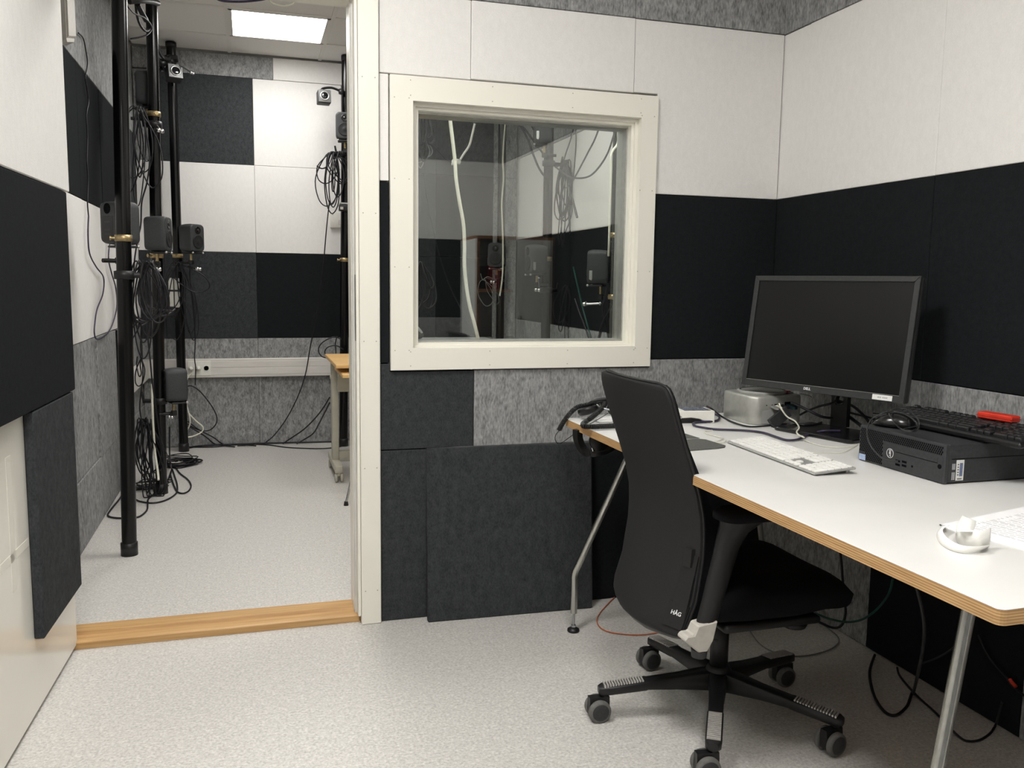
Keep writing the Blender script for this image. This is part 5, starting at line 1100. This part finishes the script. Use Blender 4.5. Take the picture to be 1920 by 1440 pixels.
def floor_tangle(label, c, R, n, seed, r=0.0035, mat='cable'):
    rnd = random.Random(seed); pts = []
    for i in range(n * 6):
        a = 2 * PI * i / 6 + rnd.uniform(-0.3, 0.3); q = R * rnd.uniform(0.45, 1.0); pts.append(V(c[0] + q * math.cos(a) * 1.1, c[1] + q * math.sin(a), 0.005 + 0.006 * (i // 6) * rnd.uniform(0.6, 1.1)))
    return cable(label, pts, r, mat, None, 'cable_coil', 5, 4)
FT = (-0.8780, 2.8550, 0.0000)
floor_tangle('black cable tangle on the floor between the second and the farthest pole', (FT[0], FT[1]), 0.12, 9, 41)
floor_tangle('second flatter black cable tangle on the floor between the poles', (FT[0] + 0.03, FT[1] + 0.03), 0.14, 4, 42)
floor_tangle('pale yellow cable tangle on the floor between the poles', (FT[0] - 0.03, FT[1] + 0.06), 0.06, 3, 43, 0.003, 'cable_white')
floor_tangle('black cable tangle on the floor behind the second pole', (-0.98, 2.28), 0.12, 6, 44)
cable('white lead running from the left socket down to the floor by the farthest pole', [(-0.8350, 3.4000, 0.5200), (-0.8470, 3.4000, 0.4760), (-0.8540, 3.3800, 0.4040), (-0.8450, 3.3600, 0.3140), (-0.8300, 3.3600, 0.2400), (-0.8290, 3.3700, 0.1820), (-0.8520, 3.3800, 0.1330), (-0.8660, 3.3800, 0.1070)], 0.005, 'cable_white')
cable('white lead curling on the far wall beside the farthest pole', [(-0.8080, 3.4100, 0.5290), (-0.8390, 3.4000, 0.4940), (-0.8600, 3.4000, 0.3830), (-0.8490, 3.4000, 0.2790), (-0.7960, 3.4100, 0.2010), (-0.7490, 3.4200, 0.1520), (-0.7570, 3.4200, 0.1150), (-0.8130, 3.4100, 0.0890), (-0.8540, 3.4000, 0.0850)], 0.005, 'cable_white')
cable('black cable bulging on the grey wall below the sockets', [(-0.8470, 3.4400, 0.4340), (-0.8110, 3.4300, 0.4380), (-0.7570, 3.4300, 0.3960), (-0.6890, 3.4300, 0.3000), (-0.6560, 3.4300, 0.2230), (-0.6610, 3.4300, 0.1670), (-0.7080, 3.4300, 0.1230), (-0.7780, 3.4300, 0.1290), (-0.8460, 3.4200, 0.1750), (-0.8680, 3.4000, 0.2050)], 0.004)
cable('black cable hanging by the door jamb and sweeping down to the far floor', [(0.1200, 3.2000, 1.7210), (0.0970, 3.2000, 1.5260), (0.0760, 3.2500, 1.2730), (0.0480, 3.3000, 1.0510), (0.0190, 3.3300, 0.8630), (-0.0110, 3.3600, 0.7110), (-0.0450, 3.3800, 0.5190), (-0.0950, 3.4000, 0.3640), (-0.1710, 3.4000, 0.2120), (-0.2650, 3.4000, 0.0810)] + [(-0.3380, 3.5070, 0.0060), (-0.4310, 3.4440, 0.0060), (-0.5210, 3.4230, 0.0060)], 0.004)
cable('black cable along the foot of the far wall', [(-0.8700, 3.3910, 0.0080), (-0.7730, 3.4690, 0.0080), (-0.6480, 3.4820, 0.0080), (-0.5040, 3.4910, 0.0080), (-0.3200, 3.4710, 0.0080), (-0.1720, 3.4590, 0.0080), (-0.0220, 3.4470, 0.0080), (0.1300, 3.4340, 0.0080), (0.2030, 3.3960, 0.0080)], 0.006)
cable('second black cable along the foot of the far wall, nearer the doorway', [(-0.8600, 3.4590, 0.0060), (-0.6820, 3.4190, 0.0060), (-0.5040, 3.4810, 0.0060), (-0.3210, 3.4190, 0.0060), (-0.1790, 3.2840, 0.0060), (-0.0010, 3.2030, 0.0060), (0.1090, 3.1980, 0.0060), (0.1870, 3.2410, 0.0060)], 0.004)
cable('thin black cable drooping from the sockets to the foot of the far wall', [(-0.8450, 3.4100, 0.1950), (-0.7770, 3.4200, 0.1350), (-0.6810, 3.4300, 0.0720)] + [(-0.6130, 3.4840, 0.0100), (-0.5030, 3.4390, 0.0100), (-0.3950, 3.3730, 0.0100)], 0.0045)
cable('third black cable slanting down to the foot of the far wall', [(-0.8460, 3.4200, 0.1630), (-0.7510, 3.4300, 0.0940)] + [(-0.6670, 3.5070, 0.0120), (-0.5380, 3.3540, 0.0120)], 0.0045)
cable('black cable drooping from the small table to the far floor, left one', [(0.0800, 2.9000, 0.4060), (0.0450, 3.0000, 0.3210), (-0.0020, 3.1500, 0.2260), (-0.0670, 3.3000, 0.1290), (-0.1440, 3.4000, 0.0560)] + [(-0.2110, 3.4140, 0.0100)], 0.005)
cable('black cable drooping from the small table to the far floor, right one', [(0.0800, 2.9000, 0.3700), (0.0520, 3.0000, 0.2840), (0.0260, 3.1500, 0.1880), (-0.0010, 3.3000, 0.0990), (-0.0540, 3.4000, 0.0410)] + [(-0.1150, 3.3930, 0.0100)], 0.005)
coil('black cable coil hanging from the pole by the door jamb', (0.1380, 3.2000, 2.0490), 0.42, 0.15, 6, 51, r=0.0042)
coil('narrow black cable coil on the hook of the pole by the door jamb', (0.1670, 3.2000, 2.0500), 0.40, 0.08, 4, 52, r=0.004)
cable('stiff black cable end sticking out left of the coil by the door jamb', [(0.0340, 3.1500, 1.9420), (0.0700, 3.1600, 1.9270), (0.1110, 3.1800, 1.9530), (0.1380, 3.2000, 2.0060), (0.1450, 3.2000, 2.0490)], 0.004)
cable('black cable curling above the small table by the door jamb', [(0.1800, 3.1000, 0.7800), (0.1270, 3.1000, 0.7950), (0.0550, 3.1000, 0.7590), (0.0260, 3.1000, 0.7120), (0.0460, 3.1000, 0.6640), (0.1000, 3.1000, 0.6490)], 0.004)
cable('second black cable curling above the small table by the door jamb', [(0.1940, 3.1000, 0.7100), (0.1440, 3.1000, 0.7360), (0.0900, 3.1000, 0.7260), (0.0680, 3.1000, 0.6930), (0.0860, 3.1000, 0.6630), (0.1290, 3.1000, 0.6560)], 0.004)
cable('black cable standing up above the small table by the door jamb', [(0.1570, 3.1500, 0.7990), (0.1450, 3.1500, 0.7440), (0.1480, 3.1500, 0.6810), (0.1320, 3.1000, 0.6340), (0.1300, 3.1000, 0.4710), (0.1310, 3.1000, 0.2110)] + [(0.1450, 3.2300, 0.0060)], 0.004)
# ceiling cables
cable('dark violet cable sagging just under the ceiling of the loudspeaker room', [(-0.5710, 1.9000, 2.6070), (-0.5290, 1.9000, 2.5800), (-0.4570, 1.9500, 2.5940), (-0.3780, 2.0000, 2.6200), (-0.2960, 2.0500, 2.6560), (-0.2530, 2.1000, 2.7060)], 0.006, 'cable_purple')
cable('white cable sagging under the ceiling near the light panel', [(-0.2960, 2.0500, 2.6650), (-0.2640, 2.0500, 2.6350), (-0.2150, 2.0500, 2.6270), (-0.1730, 2.0500, 2.6370), (-0.1570, 2.0500, 2.6520)], 0.005, 'cable_white')
cable('black cable arc under the ceiling between the first two poles', [(-0.9290, 1.6000, 2.4270), (-0.9090, 1.7000, 2.4210), (-0.8770, 1.8000, 2.4330), (-0.8590, 1.9000, 2.4320), (-0.8590, 1.9500, 2.4200), (-0.8750, 1.9000, 2.3790), (-0.9050, 1.8500, 2.3510), (-0.9400, 1.8000, 2.3280)], 0.004)
cable('thick black cable arc at the top of the second pole', [(-0.9130, 1.8000, 2.5110), (-0.9150, 1.8500, 2.4630), (-0.9080, 1.9000, 2.4270), (-0.8890, 1.9500, 2.4090), (-0.8690, 2.0000, 2.4320)], 0.006)
ca2 = MB().tube([(-0.9340, 1.7500, 2.4870), (-0.8940, 1.8000, 2.5100), (-0.8550, 1.9000, 2.5410), (-0.8290, 2.0000, 2.5630)], 0.014, 10, 5).tube([(-0.9040, 1.8000, 2.4920), (-0.8910, 1.8500, 2.4680), (-0.8780, 1.9000, 2.4480)], 0.013, 10, 5).build('clamp_arm', 'black_plastic')
tag(ca2, 'black clamp arm at the top of the second pole under the ceiling', 'clamp')

# ---- switch plate and black box by the pole at the jamb
pl_ = thing('wall_plate', 'white socket plate on the far white wall beside the pole at the jamb', 'socket', (0.20, 3.484, 1.556))
wpart(MB().box((0.147, 3.466, 1.553), (0.262, 3.489, 1.664), 0.006, 2), 'plate', 'white_plastic', pl_)
wpart(MB().box((0.205, 3.462, 1.578), (0.232, 3.467, 1.612), 0.002), 'socket', 'trunk', pl_)
wpart(MB().cyl((0.165, 3.467, 1.648), (0.165, 3.464, 1.648), 0.005, n=12), 'screw', 'zinc', pl_)
bb = thing('control_box', 'small black box clipped to the pole at the jamb', 'box', (0.225, 3.245, 1.67))
wpart(MB().box((0.185, 3.20, 1.655), (0.28, 3.258, 1.70), 0.005, 2), 'housing', 'black_plastic', bb)
wpart(MB().box((0.188, 3.198, 1.700), (0.28, 3.25, 1.712), 0.003), 'lid', 'alu', bb)
wpart(MB().box((0.192, 3.1985, 1.664), (0.212, 3.2005, 1.682)), 'front_label', 'hinge_white', bb)

# ---- small table on castors half hidden by the jamb
ct = thing('small_table', 'small wood topped table on a grey castor frame, half hidden by the door jamb', 'table', (0.40, 2.3, 0.0))
wpart(MB().box((0.028, 1.88, 0.700), (0.78, 2.60, 0.722), 0.003), 'table_top', 'beech', ct)
wpart(MB().box((0.055, 1.80, 0.655), (0.76, 2.25, 0.675), 0.003), 'lower_shelf', 'beech', ct)
wpart(MB().box((0.075, 2.28, 0.52), (0.74, 2.33, 0.64), 0.004), 'apron', 'cart_grey', ct)
for x in (0.045, 0.735):
    lg = wpart(MB().box((x, 2.33, 0.08), (x + 0.04, 2.41, 0.70), 0.006, 2), 'leg', 'cart_grey', ct)
    wpart(MB().box((x - 0.003, 2.14, 0.055), (x + 0.043, 2.62, 0.10), 0.006, 2), 'foot_bar', 'cart_grey', ct)
    for y in (2.17, 2.585):
        cs = wpart(MB().box((x + 0.008, y - 0.02, 0.035), (x + 0.032, y + 0.02, 0.06), 0.004), 'castor', 'cart_grey', ct)
        for dx in (0.004, 0.036): wpart(MB().lathe([(0.016, -0.008), (0.026, -0.006), (0.027, 0.0), (0.026, 0.006), (0.016, 0.008)], (x + dx, y - 0.012, 0.0275), (1, 0, 0), 18), 'wheel', 'cart_grey', cs)
wpart(MB().box((0.07, 2.34, 0.085), (0.74, 2.37, 0.15), 0.004), 'stretcher', 'cart_grey', ct)
wpart(MB().cyl((0.038, 2.37, 0.60), (0.048, 2.37, 0.60), 0.014, n=14), 'clamp_knob', 'cart_grey', ct)
ts = thing('tripod_stand', 'chrome tripod stand whose foot shows beside the door jamb', 'stand', (0.20, 1.78, 0.0))
for a in (math.radians(228), math.radians(-12), math.radians(108)):
    c, s = math.cos(a), math.sin(a); f = V(0.20 + 0.225 * c, 1.78 + 0.225 * s, 0.012)
    lg = wpart(MB().cyl(f, (0.20 + 0.03 * c, 1.78 + 0.03 * s, 0.47), 0.007, n=10), 'leg', 'chrome', ts)
    wpart(MB().cyl((f.x, f.y, 0.0), (f.x, f.y, 0.022), 0.013, 0.010, n=12), 'rubber_foot', 'black_plastic', lg)
wpart(MB().cyl((0.20, 1.78, 0.16), (0.20, 1.78, 1.25), 0.009, n=12).cyl((0.20, 1.78, 0.44), (0.20, 1.78, 0.51), 0.03, n=14), 'column', 'chrome', ts)

# ---- seen through the window: white side table with a grey bag, cables
wt = thing('side_table', 'white side table along the far wall, its edge at the foot of the window', 'table', (0.9, 3.15, 0.0))
wpart(MB().box((0.52, 2.92, 0.752), (1.27, 3.36, 0.772), 0.003), 'table_top', 'laminate', wt)
for x in (0.55, 1.24):
    for y in (2.95, 3.33): wpart(MB().box((x - 0.015, y - 0.015, 0.0), (x + 0.015, y + 0.015, 0.752)), 'leg', 'alu', wt)
bg = thing('padded_bag', 'soft grey padded bag lying on the white side table', 'bag', (0.62, 3.1, 0.772))
wpart(MB().rings([[V(x, 3.12 + 0.11 * k * math.cos(2 * PI * i / 14), 0.772 + 0.034 + 0.034 * k * math.sin(2 * PI * i / 14)) for i in range(14)] for x, k in ((0.50, 0.35), (0.51, 0.8), (0.56, 1.0), (0.66, 1.0), (0.73, 0.8), (0.75, 0.4))]), 'body', 'mat_grey', bg)
wpart(MB().tube([(0.56, 3.06, 0.835), (0.60, 3.03, 0.87), (0.68, 3.02, 0.872), (0.73, 3.05, 0.825)], 0.009, 8, 6), 'handle', 'cabinet_grey', bg)
cable('thick off white cable hanging in the left half of the window', [(0.5690, 1.5000, 2.0860), (0.5750, 1.5000, 2.0020), (0.5870, 1.5000, 1.9080), (0.6010, 1.5000, 1.7980), (0.6080, 1.5000, 1.7050), (0.6250, 1.5000, 1.5990), (0.6480, 1.5000, 1.4780), (0.6550, 1.5000, 1.3690), (0.6560, 1.5000, 1.2600), (0.6680, 1.5000, 1.1500), (0.6860, 1.5000, 1.0530), (0.7100, 1.5000, 0.9690), (0.7360, 1.5000, 0.8710), (0.7600, 1.5000, 0.8000)], 0.0095, 'cable_white', n=8, up=True)
cable('thin off white cable hanging left of the front facing loudspeaker in the window', [(1.3120, 3.0000, 2.4070), (1.3060, 3.0000, 2.2990), (1.2960, 3.0000, 2.1720), (1.2900, 3.0000, 2.0270), (1.2960, 3.0000, 1.9010), (1.2860, 3.0000, 1.7360), (1.2920, 3.0000, 1.5890), (1.2980, 3.0000, 1.4600), (1.3000, 3.0000, 1.2920), (1.2930, 3.0000, 1.1800), (1.2790, 3.0000, 1.0860)], 0.006, 'cable_white', up=True)
wa = thing('white_rod', 'white rod with a round coupler hanging at the top of the window', 'rod', (0.8730, 2.6000, 1.9410))
wr_ = V((0.9900, 2.6000, 2.2760))
wpart(MB().tube([(0.9840, 2.6000, 2.1860), (0.9700, 2.6000, 2.1260), (0.9500, 2.6000, 2.0510), (0.9150, 2.6000, 1.9960), (0.8910, 2.6000, 1.9580)], 0.007, 8, 6), 'rod', 'white_plastic', wa)
wpart(MB().lathe([(0.0001, -0.022), (0.014, -0.018), (0.017, 0), (0.014, 0.018), (0.0001, 0.022)], (0.8730, 2.6000, 1.9440), (1, 0, -0.15), 14).lathe([(0.016, -0.006), (0.021, -0.003), (0.021, 0.003), (0.016, 0.006)], (0.8420, 2.6000, 1.9390), (1, 0, -0.2), 16), 'coupler', 'white_plastic', wa)
wpart(MB().cyl((wr_.x, wr_.y, wr_.z), (wr_.x, wr_.y, 2.705), 0.01, n=10).tube([(0.9900, 2.6000, 2.2760), (0.9900, 2.6000, 2.2200), (0.9840, 2.6000, 2.1860)], 0.01, 8, 5).tube([(0.9940, 2.6000, 2.2070), (1.0390, 2.6500, 2.2320), (1.0880, 2.7000, 2.2430)], 0.01, 8, 5), 'clamp', 'black_plastic', wa)
cable('thin black lead from the white coupler to the coil in the window corner', [(0.8320, 2.6000, 1.9380), (0.7760, 2.5500, 1.9550), (0.7140, 2.5000, 1.9970), (0.6560, 2.4500, 2.0320), (0.6270, 2.4000, 2.0570)], 0.004)
coil('black cable coil at the upper left corner of the window', (0.5870, 2.3000, 2.1720), 0.30, 0.07, 9, 61, r=0.009, tails=[(0.56, 2.3, 2.4), (0.56, 2.3, 2.7)])
coil('thin grey cable loops at the upper left corner of the window', (0.6100, 2.3500, 2.0270), 0.18, 0.14, 3, 62, r=0.003, mat='cable_grey', tails=[(0.55, 2.36, 2.4), (0.55, 2.36, 2.7)])
coil('grey cable coil at the lower left corner of the window', (0.5500, 2.2000, 1.2930), 0.34, 0.12, 5, 63, r=0.005, mat='dark_plastic', tails=[(0.54, 2.2, 1.9), (0.54, 2.2, 2.7)])
cable('thin black cable slanting down in the left part of the window', [(0.7380, 3.0000, 1.8920), (0.7710, 3.0000, 1.6800), (0.8090, 3.0000, 1.5010), (0.8430, 3.0000, 1.3570), (0.9230, 3.0000, 1.1380), (1.0200, 3.0000, 0.9540), (1.0790, 3.0000, 0.8230)], 0.004, up=True)
coil('thin grey wire coil below the front facing loudspeaker in the window', (1.2180, 3.2000, 1.2090), 0.20, 0.16, 2, 64, r=0.0022, mat='cable_grey', tails=[(1.33, 3.33, 1.20), (1.40, 3.39, 1.22)])
cable('thin grey wire from the front facing loudspeaker to the small wire coil', [(1.2860, 3.2000, 1.2060), (1.2420, 3.2000, 1.2210), (1.2060, 3.2000, 1.2010), (1.1900, 3.2000, 1.2430)], 0.003, 'cable_grey')
coil('black cable coil on the hook of the pole behind the right part of the window', (1.5020, 2.3000, 1.9490), 0.42, 0.12, 7, 65, r=0.0042)
coil('long narrow black cable coil on the hook behind the right part of the window', (1.4950, 2.3000, 1.9480), 0.52, 0.07, 3, 66, r=0.004)
cable('black cable sweeping from the window top down to the right pole hook, left one', [(1.1840, 2.5000, 2.2380), (1.2410, 2.4500, 2.1680), (1.2790, 2.4000, 2.0740), (1.3090, 2.3800, 1.9810), (1.3470, 2.3600, 1.8890), (1.3940, 2.3500, 1.8310)], 0.007, up=True)
cable('black cable sweeping from the window top down to the right pole hook, middle one', [(1.2090, 2.5000, 2.2400), (1.2760, 2.4500, 2.1440), (1.3330, 2.4000, 2.0510), (1.3870, 2.3800, 1.9790), (1.4090, 2.3600, 1.9510)], 0.007, up=True)
cable('black cable sweeping from the window top to the dark loudspeaker', [(1.2730, 2.5000, 2.2440), (1.3000, 2.4500, 2.1950), (1.3200, 2.4000, 2.1320), (1.3720, 2.3800, 2.0500), (1.4010, 2.3600, 2.0000)], 0.006, up=True)
cable('black cable hanging in a wide arc at the upper right of the window', [(1.3900, 1.2500, 2.0320), (1.3800, 1.3000, 1.9150), (1.3740, 1.3500, 1.8470), (1.3690, 1.4500, 1.7910), (1.3790, 1.6000, 1.7660), (1.3740, 1.7500, 1.7710), (1.3840, 1.9500, 1.8060), (1.3990, 2.1500, 1.8670), (1.4250, 2.3000, 1.9060)], 0.005, up=True)
cable('black cable falling from the window top across the white wall to the coil', [(1.3580, 1.4000, 2.0970), (1.3490, 1.4000, 2.0010), (1.3640, 1.5000, 1.9440), (1.3690, 1.6000, 1.8940), (1.3890, 1.7500, 1.8430), (1.4030, 1.9000, 1.7860), (1.4320, 2.1000, 1.7550)], 0.005, up=True)
cable('thin black cable hanging straight into the coil behind the window', [(1.3690, 1.8000, 2.1570), (1.3710, 1.8000, 2.0540), (1.3730, 1.8000, 1.9660), (1.3880, 1.8500, 1.8850), (1.3990, 1.9000, 1.8010), (1.4220, 2.0000, 1.7200), (1.4320, 2.0000, 1.5960), (1.4240, 2.1000, 1.4750)], 0.004, up=True)
cable('thin black cable curving from the window top to the hook behind the window', [(1.3810, 1.8500, 2.1810), (1.3770, 1.8500, 2.0780), (1.3960, 1.9500, 2.0140), (1.4080, 2.0500, 1.9580), (1.4230, 2.1500, 1.9090), (1.4240, 2.2500, 1.8990), (1.4240, 2.3000, 1.9120)], 0.004, up=True)
cable('stiff black cable end poking down from the coil behind the window', [(1.4290, 2.1000, 1.8880), (1.4250, 2.0500, 1.8190), (1.4220, 2.0000, 1.7200), (1.4100, 1.9000, 1.6250), (1.4090, 1.8500, 1.5600)], 0.007)
coil('black cable coil at the lower right behind the window', (1.5120, 2.3000, 1.1690), 0.46, 0.10, 4, 67, r=0.004)
cable('white cable running down beside the pole at the right edge of the window', [(1.3890, 1.2500, 1.9790), (1.3890, 1.2500, 1.8920), (1.3550, 1.2500, 1.8320), (1.3560, 1.2500, 1.7000), (1.3550, 1.2500, 1.5390), (1.3560, 1.2500, 1.4050), (1.3640, 1.2700, 1.3240)], 0.006, 'cable_white', up=True)
cable('black cable falling from the loudspeaker at the right edge of the window', [(1.3850, 1.3300, 1.1600), (1.3750, 1.3300, 1.1040), (1.3640, 1.3300, 1.0480), (1.3930, 1.3500, 0.9620), (1.4140, 1.3500, 0.8770), (1.4280, 1.3500, 0.8050)], 0.005)
cable('second black cable falling from the loudspeaker at the right edge of the window', [(1.3970, 1.3300, 1.1600), (1.3780, 1.3300, 1.0900), (1.3770, 1.3300, 1.0190), (1.3690, 1.3500, 0.9340), (1.3530, 1.3500, 0.8770), (1.3360, 1.3500, 0.8060)], 0.005)
cable('black cable arching at the lower right corner of the window', [(1.4110, 1.2000, 1.1120), (1.3890, 1.2500, 1.0780), (1.3760, 1.3000, 1.0210), (1.3600, 1.3300, 0.9630), (1.3470, 1.3500, 0.8770), (1.3420, 1.3500, 0.8210)], 0.005)
cable('dark green cable slanting across the black panel in the window', [(1.4490, 2.0000, 1.2810), (1.4710, 1.9800, 1.1700), (1.4940, 1.9500, 1.0430), (1.5040, 1.9000, 0.9500), (1.5200, 1.8500, 0.8420), (1.5290, 1.8000, 0.7670)], 0.006, 'cable_green')
cable('second dark cable slanting across the black panel in the window', [(1.4640, 2.0000, 1.0900), (1.4740, 1.9500, 1.0120), (1.4900, 1.9000, 0.9340), (1.5070, 1.8500, 0.8420)], 0.006)

# ================================================================== cables under the desk
cable('thin orange cable curving on the floor beside the chair', [(0.8810, -0.0010, 0.0040), (0.8310, -0.0560, 0.0040), (0.7720, -0.1260, 0.0040), (0.7330, -0.1870, 0.0040), (0.7180, -0.2470, 0.0040), (0.7300, -0.2930, 0.0040), (0.7740, -0.3280, 0.0040), (0.8330, -0.3480, 0.0040), (0.8940, -0.3460, 0.0040)], 0.002, 'cable_orange')
cable('thick black cable hanging in a deep loop under the desk', [(1.0860, -1.2800, 0.4760), (1.1060, -1.2800, 0.4210), (1.1180, -1.2800, 0.3670), (1.1370, -1.2600, 0.3030), (1.1480, -1.2400, 0.2380)] + [(1.4100, -0.9490, 0.0080), (1.3340, -1.0100, 0.0080), (1.2690, -1.0430, 0.0080), (1.2530, -1.0200, 0.0080), (1.2810, -0.9470, 0.0080), (1.3360, -0.8590, 0.0080), (1.3960, -0.7830, 0.0080), (1.4830, -0.6990, 0.0080)], 0.0042)
cable('thin black cable on the floor under the desk behind the near leg', [(1.4900, -0.7920, 0.0060), (1.4610, -0.8340, 0.0060), (1.4350, -0.8960, 0.0060), (1.4090, -0.9780, 0.0060), (1.3920, -1.0510, 0.0060), (1.3710, -1.1180, 0.0060), (1.3550, -1.1710, 0.0060), (1.3550, -1.2010, 0.0060), (1.3890, -1.2080, 0.0060), (1.4430, -1.1900, 0.0060), (1.4900, -1.1620, 0.0060)] + [(1.4700, -1.1890, 0.0560), (1.4700, -1.1970, 0.0970)], 0.0032)
cable('dark green cable drooping under the desk', [(1.3100, -0.9500, 0.3630), (1.3200, -0.9300, 0.3160), (1.3250, -0.9000, 0.2720), (1.3330, -0.8500, 0.2200), (1.3160, -0.8200, 0.1890), (1.2970, -0.7800, 0.1700), (1.2700, -0.7400, 0.1670), (1.2470, -0.7000, 0.1720)], 0.0034, 'cable_green')
cable('black cable hanging under the desk in front of the grey wall', [(1.3890, -0.6200, 0.3410), (1.3990, -0.6200, 0.2870), (1.4070, -0.6200, 0.2330), (1.4190, -0.6200, 0.1680), (1.4250, -0.6200, 0.1230), (1.4130, -0.6200, 0.0840), (1.3960, -0.6000, 0.0690), (1.3550, -0.5800, 0.0850), (1.3130, -0.5500, 0.1070)], 0.0042)
cable('black cable with a red sleeve running down the black wall panel', [(1.4900, -1.0860, 0.2330), (1.4900, -1.1170, 0.1930), (1.4900, -1.1540, 0.1690), (1.4900, -1.1870, 0.1530), (1.4900, -1.2170, 0.1380), (1.4900, -1.2450, 0.1310), (1.4900, -1.2750, 0.1180)], 0.0036)
rs = MB().tube([(1.4880, -1.1970, 0.1570), (1.4880, -1.2070, 0.1500), (1.4880, -1.2180, 0.1450)], 0.0048, 8, 4).build('cable_sleeve', 'red'); tag(rs, 'red sleeve on the black cable by the near desk leg', 'sleeve')
cable('faint grey cable on the floor under the desk', [(1.2220, -0.3670, 0.0040), (1.1920, -0.4540, 0.0040), (1.1760, -0.5300, 0.0040), (1.1850, -0.5840, 0.0040), (1.2160, -0.6260, 0.0040), (1.2880, -0.6370, 0.0040), (1.3730, -0.6180, 0.0040), (1.4410, -0.5750, 0.0040), (1.4740, -0.5200, 0.0040), (1.4860, -0.4380, 0.0040)], 0.0022, 'cable_grey')
cable('thin dark cable curving on the black panel under the desk', [(1.4900, -1.0270, 0.2640), (1.4900, -1.0320, 0.2270), (1.4900, -1.0240, 0.1920), (1.4900, -0.9980, 0.1550), (1.4900, -0.9520, 0.1100), (1.4900, -0.8830, 0.0570)], 0.0028, 'dark_plastic')

# ================================================================== cabinet beside the camera, mirrored in the window glass
cbx = thing('storage_cabinet', 'tall cabinet with a grey door and wood edged shelves, mirrored in the window glass', 'cabinet', (1.20, -2.5, 0.0))
x0, x1, yf, yb, zt = 0.965, 1.485, -2.28, -2.68, 1.475
for xa in (x0, x1 - 0.018):
    wpart(MB().box((xa, yb, 0.0), (xa + 0.018, yf - 0.004, zt - 0.018)), 'side_panel', 'cabinet_grey', cbx); wpart(MB().box((xa, yf - 0.004, 0.0), (xa + 0.018, yf, zt - 0.018)), 'edge_strip', 'cabinet_wood', cbx)
wpart(MB().box((1.205, yb, 0.05), (1.223, yf - 0.002, zt - 0.018)), 'divider', 'cabinet_grey', cbx)
wpart(MB().box((x0 + 0.018, yb, 0.05), (x1 - 0.018, yb + 0.006, zt - 0.018)), 'back_panel', 'cabinet_grey', cbx)
for z in (0.05, 0.42, 0.78, 1.12): wpart(MB().box((x0 + 0.018, yb + 0.006, z), (1.205, yf - 0.005, z + 0.018)), 'shelf', 'cabinet_wood', cbx)
wpart(MB().box((x0, yb, zt - 0.018), (x1, yf, zt)), 'top_panel', 'cabinet_wood', cbx)
dr = wpart(MB().box((1.226, yf - 0.001, 0.05), (x1 - 0.02, yf + 0.017, zt - 0.02), 0.002), 'door', 'cabinet_grey', cbx)
wpart(MB().cyl((1.25, yf + 0.03, 0.85), (1.25, yf + 0.03, 0.97), 0.006, n=10), 'handle', 'steel', dr)
for k, (m_, h_, lab) in enumerate((('dark_red', 0.15, 'dark red binder on the upper shelf of the mirrored cabinet'), ('dark_red', 0.13, 'lower dark red binder on the upper shelf of the mirrored cabinet'), ('black_plastic', 0.16, 'black binder on the upper shelf of the mirrored cabinet'))):
    b = MB().box((1.06 + k * 0.042, -2.60, 1.138), (1.098 + k * 0.042, -2.33, 1.138 + h_), 0.003).build('binder', m_); tag(b, lab, 'binder')
